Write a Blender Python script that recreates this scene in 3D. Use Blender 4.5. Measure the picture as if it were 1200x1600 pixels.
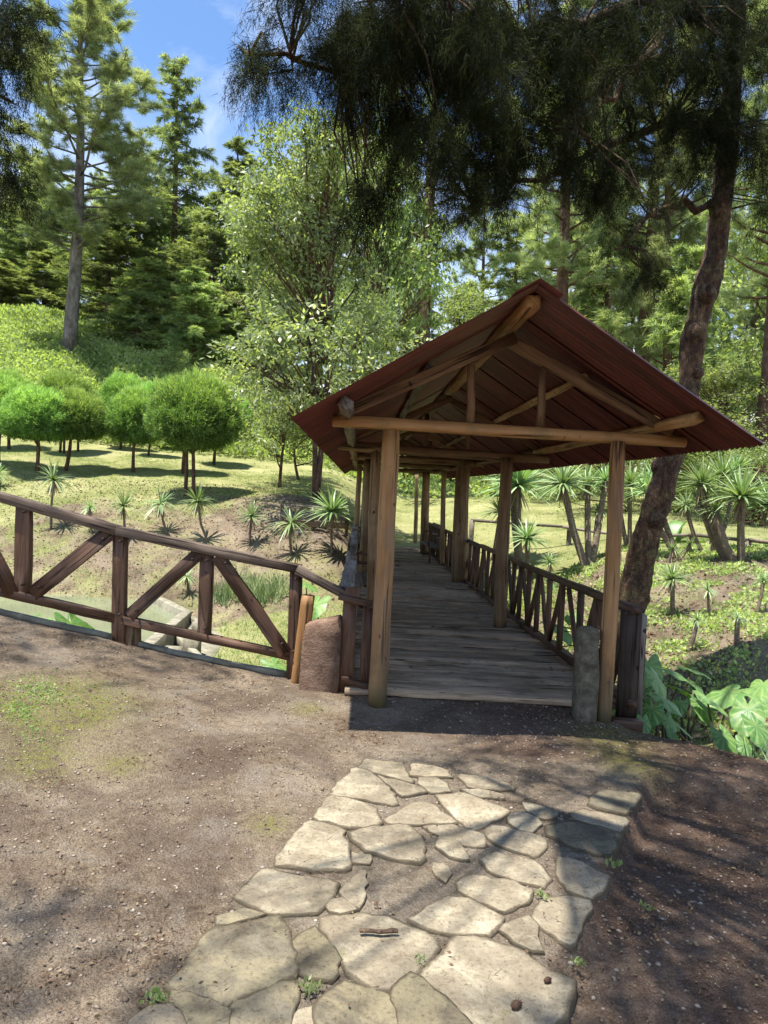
import bpy, math, random
import numpy as np
from mathutils import Vector, Matrix

# ------------------------------------------------------------------ camera, light, exposure
FPX, CX, CY = 1150.0, 600.0, 800.0            # focal length and centre in photograph pixels
CAM = np.array([0.0, 0.0, 1.667])
PITCH, ROLL = math.radians(-1.0), math.radians(3.0)
SUN_DIR = Vector((0.22, 0.13, -1.0)).normalized()      # direction the light travels
EXPOSURE = 1.2
SKY_STRENGTH = 0.125
SUN_STRENGTH = 5.0

scene = bpy.context.scene
for o in list(bpy.data.objects):
    bpy.data.objects.remove(o)
col = scene.collection
fwd = np.array([0, math.cos(PITCH), math.sin(PITCH)])
up0 = np.array([0, -math.sin(PITCH), math.cos(PITCH)])
r0 = np.array([1.0, 0, 0])
RIGHT = math.cos(ROLL) * r0 + math.sin(ROLL) * up0
UP = -math.sin(ROLL) * r0 + math.cos(ROLL) * up0
cd = bpy.data.cameras.new('camera')
cam = bpy.data.objects.new('camera', cd)
col.objects.link(cam)
M = Matrix.Identity(4)
for i in range(3):
    M[i][0], M[i][1], M[i][2], M[i][3] = RIGHT[i], UP[i], -fwd[i], CAM[i]
cam.matrix_world = M
cd.sensor_fit = 'VERTICAL'
cd.sensor_height = 36
cd.lens = FPX / 1600 * 36
cd.clip_start, cd.clip_end = 0.05, 2000
scene.camera = cam
scene.render.resolution_x, scene.render.resolution_y = 768, 1024

w = bpy.data.worlds.new('World'); scene.world = w; w.use_nodes = True
nt = w.node_tree; nt.nodes.clear()
wo = nt.nodes.new('ShaderNodeOutputWorld'); bg = nt.nodes.new('ShaderNodeBackground')
sky = nt.nodes.new('ShaderNodeTexSky'); sky.sky_type = 'NISHITA'; sky.sun_disc = False
toSun = -SUN_DIR
sky.sun_elevation = math.asin(toSun.z)
sky.sun_rotation = math.atan2(toSun.x, toSun.y)
sky.altitude = 1500; sky.air_density = 1.0; sky.dust_density = 0.6; sky.ozone_density = 1.6
tc = nt.nodes.new('ShaderNodeTexCoord')
mp = nt.nodes.new('ShaderNodeMapping'); mp.inputs['Scale'].default_value = (2.2, 2.2, 2.6); mp.inputs['Rotation'].default_value = (0.3, 0.5, 0.2)
nz = nt.nodes.new('ShaderNodeTexNoise'); nz.inputs['Scale'].default_value = 2.6; nz.inputs['Detail'].default_value = 7; nz.inputs['Roughness'].default_value = 0.6; nz.inputs['Distortion'].default_value = 0.4
cr = nt.nodes.new('ShaderNodeValToRGB'); cr.color_ramp.elements[0].position = 0.48; cr.color_ramp.elements[1].position = 0.76
cr.color_ramp.elements[1].color = (0.42, 0.42, 0.42, 1)
sat = nt.nodes.new('ShaderNodeHueSaturation'); sat.inputs['Saturation'].default_value = 1.1; sat.inputs['Value'].default_value = 1.0
mx = nt.nodes.new('ShaderNodeMix'); mx.data_type = 'RGBA'; mx.inputs[7].default_value = (6.2, 6.2, 6.2, 1)
nt.links.new(tc.outputs['Generated'], mp.inputs[0]); nt.links.new(mp.outputs[0], nz.inputs[0]); nt.links.new(nz.outputs[0], cr.inputs[0])
nt.links.new(sky.outputs[0], sat.inputs['Color'])
sx = nt.nodes.new('ShaderNodeSeparateXYZ'); nt.links.new(tc.outputs['Generated'], sx.inputs[0])
mr_ = nt.nodes.new('ShaderNodeMapRange'); mr_.inputs[1].default_value = 0.45; mr_.inputs[2].default_value = 0.12; mr_.inputs[3].default_value = 0.0; mr_.inputs[4].default_value = 1.0
nt.links.new(sx.outputs[2], mr_.inputs[0])
r2 = nt.nodes.new('ShaderNodeValToRGB'); r2.color_ramp.elements[0].position = 0.30; r2.color_ramp.elements[1].position = 0.60
nt.links.new(nz.outputs[0], r2.inputs[0])
m1 = nt.nodes.new('ShaderNodeMath'); m1.operation = 'MULTIPLY'; nt.links.new(mr_.outputs[0], m1.inputs[0]); nt.links.new(r2.outputs[0], m1.inputs[1])
m2 = nt.nodes.new('ShaderNodeMath'); m2.operation = 'MAXIMUM'; nt.links.new(m1.outputs[0], m2.inputs[0]); nt.links.new(cr.outputs[0], m2.inputs[1])
nt.links.new(m2.outputs[0], mx.inputs[0]); nt.links.new(sat.outputs[0], mx.inputs[6]); nt.links.new(mx.outputs[2], bg.inputs[0])
bg.inputs[1].default_value = SKY_STRENGTH
nt.links.new(bg.outputs[0], wo.inputs[0])

sl = bpy.data.lights.new('sun', 'SUN'); sl.energy = SUN_STRENGTH; sl.angle = math.radians(0.53); sl.color = (1.0, 0.955, 0.87)
so = bpy.data.objects.new('sun', sl); col.objects.link(so)
so.rotation_euler = SUN_DIR.to_track_quat('-Z', 'Y').to_euler(); so.location = (-15, -5, 40)
vs = scene.view_settings
vs.view_transform = 'Standard'; vs.look = 'None'; vs.gamma = 1; vs.exposure = EXPOSURE; vs.use_curve_mapping = False

# ------------------------------------------------------------------ geometry helpers
def ray(px, py):
    d = (px - CX) * RIGHT - (py - CY) * UP + FPX * fwd
    return d / d[1]
def W(px, py, D):                                # the point of the place at depth D that a photo pixel shows
    return CAM + ray(px, py) * D
def PL(px, py, z):                               # same, on the level plane z
    d = ray(px, py)
    return CAM + d * ((z - CAM[2]) / d[2])
def sstep(a, b, x):
    t = np.clip((np.asarray(x, float) - a) / (b - a), 0, 1)
    return t * t * (3 - 2 * t)

def new_obj(name, me, parent=None, mat=None, label=None, cat=None, group=None, kind=None):
    o = bpy.data.objects.new(name, me)
    col.objects.link(o)
    if mat and me is not None and len(me.materials) == 0:
        me.materials.append(mat)
    if parent is not None: o.parent = parent
    tag(o, label, cat, group, kind)
    return o
def tag(o, label=None, cat=None, group=None, kind=None):
    if label: o['label'] = label
    if cat: o['category'] = cat
    if group: o['group'] = group
    if kind: o['kind'] = kind
def empty(name, loc, label, cat, group=None):
    o = bpy.data.objects.new(name, None); col.objects.link(o)
    o.empty_display_size = 0.2
    o.location = Vector(loc); tag(o, label, cat, group)
    return o
def place(o, mat4, parent=None):
    """put o at a world matrix, relative to an unrotated parent"""
    if parent is not None:
        o.matrix_local = Matrix.Translation(-wloc(parent)) @ mat4
    else:
        o.matrix_local = mat4
def wloc(o):
    v = Vector(o.location)
    p = o.parent
    while p is not None:
        v = v + Vector(p.location); p = p.parent
    return v

def mesh_np(name, verts, faces, smooth=False, attrs=None):
    """verts (N,3), faces (F,k) all of the same k, or a list of such arrays"""
    me = bpy.data.meshes.new(name)
    if not isinstance(faces, list): faces = [faces]
    faces = [np.asarray(f, np.int32) for f in faces if len(f)]
    verts = np.asarray(verts, np.float32)
    me.vertices.add(len(verts)); me.vertices.foreach_set('co', verts.ravel())
    li = np.concatenate([f.ravel() for f in faces])
    tot = np.concatenate([np.full(len(f), f.shape[1], np.int32) for f in faces])
    st = np.concatenate([[0], np.cumsum(tot)[:-1]]).astype(np.int32)
    me.loops.add(len(li)); me.loops.foreach_set('vertex_index', li)
    me.polygons.add(len(tot)); me.polygons.foreach_set('loop_start', st); me.polygons.foreach_set('loop_total', tot)
    if smooth: me.polygons.foreach_set('use_smooth', np.ones(len(tot), bool))
    me.update(calc_edges=True)
    for k, v in (attrs or {}).items():
        a = me.attributes.new(k, 'FLOAT', 'POINT'); a.data.foreach_set('value', np.asarray(v, np.float32))
    return me

class Geo:
    """collects tubes, boxes, prisms for one mesh"""
    def __init__(s): s.v = []; s.q = []; s.t = []; s.n = 0; s.tint = []
    def add(s, v, q=(), t=(), tint=0.5):
        v = np.asarray(v, float).reshape(-1, 3)
        if len(q): s.q.append(np.asarray(q, int).reshape(-1, 4) + s.n)
        if len(t): s.t.append(np.asarray(t, int).reshape(-1, 3) + s.n)
        s.v.append(v); s.n += len(v); s.tint.append(np.full(len(v), tint))
    def tube(s, pts, rad, sides=8, rng=None, rough=0.0, cap=True):
        pts = np.asarray(pts, float); n = len(pts)
        rad = np.broadcast_to(np.asarray(rad, float), (n,))
        tan = np.gradient(pts, axis=0); tan /= np.linalg.norm(tan, axis=1)[:, None] + 1e-9
        ref = np.array([0, 0, 1.0]) if abs(tan[0][2]) < 0.9 else np.array([1.0, 0, 0])
        vs_ = []
        for i in range(n):
            a = np.cross(ref, tan[i]); a /= np.linalg.norm(a) + 1e-9
            b = np.cross(tan[i], a)
            th = np.linspace(0, 2 * np.pi, sides, endpoint=False)
            r = rad[i] * (1 + (rng.normal(0, rough, sides) if rng is not None and rough else 0))
            r = np.broadcast_to(r, (sides,))
            vs_.append(pts[i] + (np.cos(th) * r)[:, None] * a + (np.sin(th) * r)[:, None] * b)
        v = np.concatenate(vs_)
        i = np.arange(n - 1)[:, None] * sides; j = np.arange(sides)[None]; j2 = (j + 1) % sides
        q = np.stack([i + j, i + j2, i + sides + j2, i + sides + j], -1).reshape(-1, 4)
        t = []
        if cap:
            v = np.concatenate([v, pts[:1], pts[-1:]])
            c0, c1 = n * sides, n * sides + 1
            for k in range(sides):
                t.append((c0, (k + 1) % sides, k)); t.append((c1, (n - 1) * sides + k, (n - 1) * sides + (k + 1) % sides))
        s.add(v, q, t)
    def mesh(s, name, smooth=True):
        return mesh_np(name, np.concatenate(s.v), [f for f in ([np.concatenate(s.q)] if s.q else []) + ([np.concatenate(s.t)] if s.t else [])], smooth,
                       {'tint': np.concatenate(s.tint)})

def zmat(p0, p1, side=(0, 1, 0)):
    """matrix with local z from p0 to p1, local y near `side`"""
    p0, p1 = Vector(p0), Vector(p1)
    z = (p1 - p0).normalized(); s = Vector(side)
    x = s.cross(z)
    if x.length < 1e-3: x = Vector((1, 0, 0)).cross(z)
    x.normalize(); y = z.cross(x)
    m = Matrix.Identity(4)
    for i in range(3): m[i][0], m[i][1], m[i][2], m[i][3] = x[i], y[i], z[i], p0[i]
    return m
def timber_mesh(name, L, wx, wy, rng, rough=0.002, seg=None, bev=None, warp=0.0):
    """sawn timber along local z: worn bevelled edges, slightly uneven"""
    seg = seg or max(3, min(9, int(L / 0.25)))
    b = bev if bev is not None else min(wx, wy) * 0.06
    hx, hy = wx / 2, wy / 2
    ring = np.array([(hx - b, -hy), (hx, -hy + b), (hx, hy - b), (hx - b, hy), (-hx + b, hy), (-hx, hy - b), (-hx, -hy + b), (-hx + b, -hy)])
    v = []
    ph = rng.uniform(0, 6.28)
    for i in range(seg + 1):
        t = i / seg
        r = ring + rng.normal(0, rough, ring.shape)
        off = np.array([math.sin(t * 3.1 + ph) * warp, math.cos(t * 2.3 + ph) * warp])
        v.append(np.column_stack([r + off, np.full(8, t * L)]))
    v = np.concatenate(v)
    q = [(i * 8 + j, i * 8 + (j + 1) % 8, (i + 1) * 8 + (j + 1) % 8, (i + 1) * 8 + j) for i in range(seg) for j in range(8)]
    e = seg * 8
    q += [(7, 2, 1, 0), (7, 6, 3, 2), (6, 5, 4, 3), (e, e + 1, e + 2, e + 7), (e + 2, e + 3, e + 6, e + 7), (e + 3, e + 4, e + 5, e + 6)]
    return mesh_np(name, v, np.array(q))
def timber(name, p0, p1, wx, wy, mat, parent, rng, side=(0, 1, 0), **k):
    p0, p1 = np.asarray(p0, float), np.asarray(p1, float)
    me = timber_mesh(name, float(np.linalg.norm(p1 - p0)), wx, wy, rng, **k)
    o = new_obj(name, me, parent, mat)
    place(o, zmat(p0, p1, side), parent)
    return o
def log(name, p0, p1, ra, rb, mat, parent, rng, sides=16, rough=0.025, bend=0.01, seg=10, knots=4):
    p0, p1 = np.asarray(p0, float), np.asarray(p1, float)
    L = float(np.linalg.norm(p1 - p0)); g = Geo()
    th = np.linspace(0, 2 * np.pi, sides, endpoint=False)
    prof = 1 + 0.05 * np.sin(2 * th + rng.uniform(0, 6)) + 0.03 * np.sin(3 * th + rng.uniform(0, 6))
    ph = rng.uniform(0, 6, 2); v = []
    kn = [(rng.uniform(0.05, 0.95), rng.uniform(0, 6.28)) for _ in range(knots)]
    for i in range(seg + 1):
        t = i / seg; r = (ra * (1 - t) + rb * t) * prof * (1 + rng.normal(0, rough, sides))
        for kt, ka in kn:
            r = r * (1 + 0.10 * math.exp(-((t - kt) * seg) ** 2) * np.exp(-(np.angle(np.exp(1j * (th - ka))) * 2.5) ** 2))
        if i in (0, seg): r = r * 0.97
        v.append(np.column_stack([r * np.cos(th) + bend * math.sin(t * 3 + ph[0]), r * np.sin(th) + bend * math.sin(t * 4 + ph[1]), np.full(sides, t * L)]))
    n0 = len(v) * sides
    v.append([[bend * math.sin(ph[0]), bend * math.sin(ph[1]), 0.0]]); v.append([[bend * math.sin(3 + ph[0]), bend * math.sin(4 + ph[1]), L]])
    q = [(i * sides + j, i * sides + (j + 1) % sides, (i + 1) * sides + (j + 1) % sides, (i + 1) * sides + j) for i in range(seg) for j in range(sides)]
    t_ = [(n0, (j + 1) % sides, j) for j in range(sides)] + [(n0 + 1, seg * sides + j, seg * sides + (j + 1) % sides) for j in range(sides)]
    me = mesh_np(name, np.concatenate([np.asarray(a, float) for a in v]), [np.array(q), np.array(t_)], True)
    me.polygons.foreach_set('use_smooth', [True] * len(q) + [False] * len(t_))
    o = new_obj(name, me, parent, mat); place(o, zmat(p0, p1), parent)
    return o

# ------------------------------------------------------------------ materials
def nodes(name):
    m = bpy.data.materials.new(name); m.use_nodes = True
    t = m.node_tree; t.nodes.clear()
    out = t.nodes.new('ShaderNodeOutputMaterial')
    return m, t, out
def N(t, typ, **k):
    n = t.nodes.new(typ)
    for a, b in k.items():
        if a.startswith('_'): setattr(n, a[1:], b)
        else: n.inputs[a.replace('_', ' ')].default_value = b
    return n
def ramp(t, fac, stops):
    r = t.nodes.new('ShaderNodeValToRGB'); e = r.color_ramp.elements
    e[0].position, e[0].color = stops[0][0], (*stops[0][1], 1)
    e[1].position, e[1].color = stops[-1][0], (*stops[-1][1], 1)
    for p, c in stops[1:-1]:
        x = e.new(p); x.color = (*c, 1)
    t.links.new(fac, r.inputs[0]); return r.outputs[0]
def mix(t, fac, a, b, blend='MIX'):
    n = t.nodes.new('ShaderNodeMix'); n.data_type = 'RGBA'; n.blend_type = blend
    for s, v in ((0, fac), (6, a), (7, b)):
        if hasattr(v, 'links'): t.links.new(v, n.inputs[s])
        else: n.inputs[s].default_value = v if s == 0 else (*v, 1)
    return n.outputs[2]
def noise(t, coord, scale, detail=5, rough=0.6, dist=0.0, vec=(1, 1, 1)):
    mp_ = t.nodes.new('ShaderNodeMapping'); mp_.inputs['Scale'].default_value = vec
    t.links.new(coord, mp_.inputs[0])
    n = N(t, 'ShaderNodeTexNoise', Scale=scale, Detail=detail, Roughness=rough, Distortion=dist)
    t.links.new(mp_.outputs[0], n.inputs[0]); return n.outputs[0]
def math_(t, op, a, b=0.0, clamp=False):
    n = t.nodes.new('ShaderNodeMath'); n.operation = op; n.use_clamp = clamp
    for i, v in enumerate((a, b)):
        if hasattr(v, 'links'): t.links.new(v, n.inputs[i])
        else: n.inputs[i].default_value = v
    return n.outputs[0]
def bump(t, h, strength, dist):
    b = t.nodes.new('ShaderNodeBump'); b.inputs['Strength'].default_value = strength; b.inputs['Distance'].default_value = dist
    t.links.new(h, b.inputs['Height']); return b.outputs[0]
def offcoord(t, out='Object'):
    """object coordinates shifted by the object's random number, so that alike pieces differ"""
    c = t.nodes.new('ShaderNodeTexCoord'); oi = t.nodes.new('ShaderNodeObjectInfo')
    s = t.nodes.new('ShaderNodeVectorMath'); s.operation = 'SCALE'; s.inputs[0].default_value = (37, 53, 71)
    t.links.new(oi.outputs['Random'], s.inputs['Scale'])
    a = t.nodes.new('ShaderNodeVectorMath'); a.operation = 'ADD'
    t.links.new(c.outputs[out], a.inputs[0]); t.links.new(s.outputs[0], a.inputs[1])
    return a.outputs[0], oi.outputs['Random']
def wood(name, dark, mid, light, rough=0.75, grain=30, moss=None, spec=0.25, bumpd=0.004, var=0.35, foot=False):
    m, t, out = nodes(name); co, rnd = offcoord(t)
    g1 = noise(t, co, grain, 6, 0.65, 0.6, (1, 1, 0.06)); g2 = noise(t, co, 4, 4, 0.6, 0.3, (1, 1, 0.35))
    f = math_(t, 'ADD', math_(t, 'MULTIPLY', g1, 0.6), math_(t, 'MULTIPLY', g2, 0.4))
    c = ramp(t, f, [(0.32, dark), (0.48, mid), (0.66, light)])
    cr_ = noise(t, co, grain * 2.2, 3, 0.5, 0.3, (1, 1, 0.03))
    crack = ramp(t, cr_, [(0.35, (0.18, 0.16, 0.15)), (0.41, (1, 1, 1))])
    c = mix(t, 1.0, c, crack, 'MULTIPLY')
    vv = math_(t, 'ADD', math_(t, 'MULTIPLY', rnd, var * 2), 1 - var)
    comb = t.nodes.new('ShaderNodeCombineColor')
    for i in range(3): t.links.new(vv, comb.inputs[i])
    c = mix(t, 1.0, c, comb.outputs[0], 'MULTIPLY')
    kn = noise(t, co, 16, 2, 0.4, 0.0, (1, 1, 0.7)); kf = ramp(t, kn, [(0.69, (0, 0, 0)), (0.75, (1, 1, 1))])
    c = mix(t, kf, c, tuple(x * 0.5 for x in dark))
    if foot:
        sz_ = t.nodes.new('ShaderNodeSeparateXYZ'); tcc = t.nodes.new('ShaderNodeTexCoord'); t.links.new(tcc.outputs['Object'], sz_.inputs[0])
        ff = math_(t, 'SUBTRACT', math_(t, 'ADD', math_(t, 'MULTIPLY', noise(t, co, 6, 5, .7), .9), .05), math_(t, 'MULTIPLY', sz_.outputs[2], .9), True)
        c = mix(t, math_(t, 'MULTIPLY', ff, 1.7, True), c, (.085, .075, .035))
        c = mix(t, ramp(t, noise(t, co, 2.2, 5, .7, .6, (1, 1, .4)), [(.50, (0, 0, 0)), (.66, (.6, .6, .6))]), c, (.16, .125, .085))
    if moss:
        mn = noise(t, co, 3.5, 5, 0.7); mf = ramp(t, mn, [(0.52, (0, 0, 0)), (0.68, (0.7, 0.7, 0.7))])
        c = mix(t, mf, c, moss)
    p = N(t, 'ShaderNodeBsdfPrincipled', Roughness=rough); p.inputs['Specular IOR Level'].default_value = spec
    t.links.new(c, p.inputs['Base Color'])
    h = math_(t, 'ADD', g1, math_(t, 'MULTIPLY', crack, 0.5))
    t.links.new(bump(t, h, 0.7, bumpd), p.inputs['Normal']); t.links.new(p.outputs[0], out.inputs[0])
    return m
def leafmat(name, c1, c2, c3=None, trans=0.35, tcol=None, rough=0.5, spec=0.3):
    """leaf: colour by the per-leaf tint value, some light passes through"""
    m, t, out = nodes(name)
    a = t.nodes.new('ShaderNodeAttribute'); a.attribute_name = 'tint'
    oi = t.nodes.new('ShaderNodeObjectInfo')
    st = [(0.0, c1), (0.6, c2), (1.0, c3 or c2)]
    c = ramp(t, a.outputs['Fac'], st)
    hs = t.nodes.new('ShaderNodeHueSaturation')
    hs.inputs['Saturation'].default_value = 0.88
    t.links.new(math_(t, 'ADD', math_(t, 'MULTIPLY', oi.outputs['Random'], 0.03), 0.485), hs.inputs['Hue'])
    t.links.new(math_(t, 'ADD', math_(t, 'MULTIPLY', oi.outputs['Random'], 0.4), 0.8), hs.inputs['Value'])
    t.links.new(c, hs.inputs['Color']); c = hs.outputs[0]
    p = N(t, 'ShaderNodeBsdfPrincipled', Roughness=rough); p.inputs['Specular IOR Level'].default_value = spec
    t.links.new(c, p.inputs['Base Color'])
    tr = t.nodes.new('ShaderNodeBsdfTranslucent'); mtc = mix(t, 1.0, c, tcol or (1.5, 1.6, 0.6), 'MULTIPLY'); t.links.new(mtc, tr.inputs[0])
    ms = t.nodes.new('ShaderNodeMixShader'); ms.inputs[0].default_value = trans
    t.links.new(p.outputs[0], ms.inputs[1]); t.links.new(tr.outputs[0], ms.inputs[2]); t.links.new(ms.outputs[0], out.inputs[0])
    return m
def simple(name, stops, scale=8, vec=(1, 1, 1), rough=0.85, bs=0.5, bd=0.01, spec=0.3, detail=7, extra=None):
    m, t, out = nodes(name); co, rnd = offcoord(t)
    n1 = noise(t, co, scale, detail, 0.65, 0.2, vec)
    c = ramp(t, n1, stops)
    n2 = noise(t, co, scale * 6, 4, 0.6, 0, vec)
    c = mix(t, 0.5, c, ramp(t, n2, [(0.3, (0.45, 0.45, 0.45)), (0.6, (1, 1, 1))]), 'MULTIPLY')
    if extra:
        n3 = noise(t, co, extra[1], 5, 0.65); c = mix(t, ramp(t, n3, [(extra[2], (0, 0, 0)), (extra[2] + 0.12, (1, 1, 1))]), c, extra[0])
    p = N(t, 'ShaderNodeBsdfPrincipled', Roughness=rough); p.inputs['Specular IOR Level'].default_value = spec
    t.links.new(c, p.inputs['Base Color'])
    h = math_(t, 'ADD', n1, math_(t, 'MULTIPLY', n2, 0.5))
    t.links.new(bump(t, h, bs, bd), p.inputs['Normal']); t.links.new(p.outputs[0], out.inputs[0])
    return m

M_rail = wood('dark_stained_timber', (0.024, 0.011, 0.006), (0.075, 0.037, 0.020), (0.13, 0.072, 0.042), 0.6, 26, spec=0.35)
M_blackboard = wood('dark_wet_board', (0.012, 0.008, 0.006), (0.035, 0.024, 0.017), (0.075, 0.055, 0.04), 0.7, 26, var=.1)
M_railgrey = wood('weathered_rail_timber', (0.07, 0.055, 0.045), (0.17, 0.135, 0.11), (0.28, 0.24, 0.20), 0.8, 30)
M_log = wood('peeled_pine_log', (0.10, 0.045, 0.016), (0.29, 0.145, 0.052), (0.40, 0.235, 0.10), 0.55, 16, spec=0.35, bumpd=0.004, moss=(0.15, 0.115, 0.04), var=0.15)
M_post = wood('front_post_log', (0.09, 0.042, 0.018), (0.26, 0.135, 0.052), (0.38, 0.225, 0.10), 0.6, 16, spec=0.3, bumpd=0.006, var=0.1, foot=True)
M_logdark = wood('aged_log', (0.05, 0.027, 0.014), (0.17, 0.10, 0.052), (0.28, 0.19, 0.105), 0.7, 16, moss=(0.15, 0.12, 0.06), var=0.2)
M_plank = wood('worn_deck_plank', (0.09, 0.058, 0.036), (0.32, 0.23, 0.15), (0.50, 0.38, 0.26), 0.8, 22, moss=(0.09, 0.095, 0.055), var=0.22, bumpd=0.006)
M_beam = wood('rafter_timber', (0.055, 0.028, 0.013), (0.13, 0.07, 0.034), (0.22, 0.13, 0.065), 0.65, 20, var=0.2)
M_cedarlight = leafmat('lit_cypress_foliage', (0.11, 0.15, 0.06), (0.25, 0.32, 0.13), (0.44, 0.50, 0.22), 0.4, rough=0.6, spec=0.15)  # paler copy of the cypress foliage, its sunlight put into the colour
M_bark = simple('rough_bark', [(0.3, (0.035, 0.022, 0.015)), (0.5, (0.12, 0.075, 0.048)), (0.68, (0.27, 0.19, 0.12))], 9, (1, 1, 0.5), 0.9, 1.0, 0.05, extra=((0.17, 0.15, 0.08), 4.0, 0.6))
def mossybark():
    m, t, out = nodes('knobbly_mossy_bark'); c = t.nodes.new('ShaderNodeTexCoord').outputs['Object']
    n1 = noise(t, c, 3.0, 7, .7, .6); n2 = noise(t, c, 20, 6, .7, .4, (1, 1, .5)); n3 = noise(t, c, 70, 4, .7)
    v = N(t, 'ShaderNodeTexVoronoi', Scale=26.0); v.feature = 'DISTANCE_TO_EDGE'
    mp_ = t.nodes.new('ShaderNodeMapping'); mp_.inputs['Scale'].default_value = (1, 1, .45); t.links.new(c, mp_.inputs[0]); t.links.new(mp_.outputs[0], v.inputs[0])
    f = math_(t, 'ADD', math_(t, 'MULTIPLY', n1, .4), math_(t, 'MULTIPLY', n2, .6))
    cc = ramp(t, f, [(.34, (.012, .007, .005)), (.46, (.065, .033, .018)), (.55, (.155, .088, .044)), (.65, (.36, .24, .13))])
    cc = mix(t, ramp(t, noise(t, c, 5, 6, .75), [(.52, (0, 0, 0)), (.62, (.8, .8, .8))]), cc, (.20, .17, .07))
    cc = mix(t, 1.0, cc, ramp(t, v.outputs['Distance'], [(.0, (.6, .6, .6)), (.06, (1, 1, 1))]), 'MULTIPLY')
    cc = mix(t, 1.0, cc, ramp(t, n3, [(.35, (.5, .5, .5)), (.6, (1.2, 1.2, 1.2))]), 'MULTIPLY')
    p = N(t, 'ShaderNodeBsdfPrincipled', Roughness=.9); t.links.new(cc, p.inputs['Base Color'])
    h = math_(t, 'ADD', math_(t, 'MULTIPLY', n2, 1.5), math_(t, 'ADD', n3, math_(t, 'MULTIPLY', v.outputs['Distance'], .7)))
    t.links.new(bump(t, h, 1.0, .035), p.inputs['Normal']); t.links.new(p.outputs[0], out.inputs[0]); return m
M_mossy = mossybark()
M_barkgrey = simple('pale_pine_bark', [(0.3, (0.06, 0.05, 0.042)), (0.5, (0.17, 0.145, 0.12)), (0.7, (0.30, 0.27, 0.23))], 5, (1, 1, 0.3), 0.9, 1.0, 0.06)
M_barkbrown = simple('brown_trunk_bark', [(0.3, (0.04, 0.022, 0.014)), (0.5, (0.11, 0.062, 0.04)), (0.7, (0.2, 0.13, 0.085))], 10, (1, 1, 0.4), 0.9, 0.8, 0.02)
M_concrete = simple('weathered_concrete', [(0.3, (0.12, 0.11, 0.08)), (0.5, (0.25, 0.23, 0.17)), (0.7, (0.38, 0.35, 0.27))], 5, bs=0.5, bd=0.01, extra=((0.16, 0.15, 0.075), 3.0, 0.60))
M_redconcrete = simple('soil_coloured_render', [(0.3, (0.11, 0.065, 0.042)), (0.5, (0.19, 0.118, 0.08)), (0.7, (0.28, 0.19, 0.135))], 10, bs=1.0, bd=0.012)
M_greyconcrete = simple('old_grey_concrete', [(0.3, (0.06, 0.052, 0.034)), (0.5, (0.13, 0.115, 0.08)), (0.7, (0.21, 0.19, 0.14))], 14, bs=0.8, bd=0.01)
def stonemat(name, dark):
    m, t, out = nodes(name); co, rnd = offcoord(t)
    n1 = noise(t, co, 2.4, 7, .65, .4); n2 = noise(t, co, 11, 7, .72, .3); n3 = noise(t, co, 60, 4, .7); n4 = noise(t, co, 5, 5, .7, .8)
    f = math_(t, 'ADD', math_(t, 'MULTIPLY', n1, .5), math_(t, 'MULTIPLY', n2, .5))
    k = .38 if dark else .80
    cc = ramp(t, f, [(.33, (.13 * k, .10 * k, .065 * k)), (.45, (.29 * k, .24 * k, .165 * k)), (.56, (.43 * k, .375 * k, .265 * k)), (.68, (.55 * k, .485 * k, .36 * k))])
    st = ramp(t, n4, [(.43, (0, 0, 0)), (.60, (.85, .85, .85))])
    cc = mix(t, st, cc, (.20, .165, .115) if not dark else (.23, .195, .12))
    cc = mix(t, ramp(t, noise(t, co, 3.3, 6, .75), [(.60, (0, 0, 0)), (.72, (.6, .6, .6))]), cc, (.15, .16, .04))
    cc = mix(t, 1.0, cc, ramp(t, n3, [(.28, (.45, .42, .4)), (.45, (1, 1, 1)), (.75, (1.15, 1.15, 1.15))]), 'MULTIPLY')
    ra = t.nodes.new('ShaderNodeAttribute'); ra.attribute_name = 'rim'
    rf_ = math_(t, 'SUBTRACT', math_(t, 'ADD', math_(t, 'MULTIPLY', ra.outputs['Fac'], .75), n2), .72, False)
    rf_ = math_(t, 'MULTIPLY', rf_, 5.0, True)
    cc = mix(t, math_(t, 'MULTIPLY', rf_, .85), cc, (.085, .066, .042))
    vv = math_(t, 'ADD', math_(t, 'MULTIPLY', rnd, .3), .8); c3 = t.nodes.new('ShaderNodeCombineColor')
    for i in range(3): t.links.new(vv, c3.inputs[i])
    cc = mix(t, 1.0, cc, c3.outputs[0], 'MULTIPLY')
    p = N(t, 'ShaderNodeBsdfPrincipled', Roughness=.9); p.inputs['Specular IOR Level'].default_value = .2; t.links.new(cc, p.inputs['Base Color'])
    t.links.new(bump(t, math_(t, 'ADD', math_(t, 'MULTIPLY', n2, 1.6), math_(t, 'MULTIPLY', n3, .6)), .9, .014), p.inputs['Normal']); t.links.new(p.outputs[0], out.inputs[0]); return m
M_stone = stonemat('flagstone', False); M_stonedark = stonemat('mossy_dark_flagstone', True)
_unused = (lambda *a, **k: None)('flagstone', [(0.28, (0.20, 0.165, 0.105)), (0.5, (0.40, 0.345, 0.235)), (0.72, (0.54, 0.48, 0.35))], 3.2, bs=0.7, bd=0.012, extra=((0.20, 0.19, 0.085), 4.5, 0.60))
_unused = (lambda *a, **k: None)('x', [(0.28, (0.09, 0.075, 0.055)), (0.5, (0.17, 0.145, 0.105)), (0.72, (0.31, 0.27, 0.18))], 3.4, bs=0.7, bd=0.012, extra=((0.30, 0.25, 0.13), 3.0, 0.60))
M_pebble = simple('pebble_stone', [(0.3, (0.18, 0.15, 0.12)), (0.5, (0.34, 0.30, 0.25)), (0.7, (0.55, 0.5, 0.43))], 3.0, bs=0.3, bd=0.003)
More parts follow.
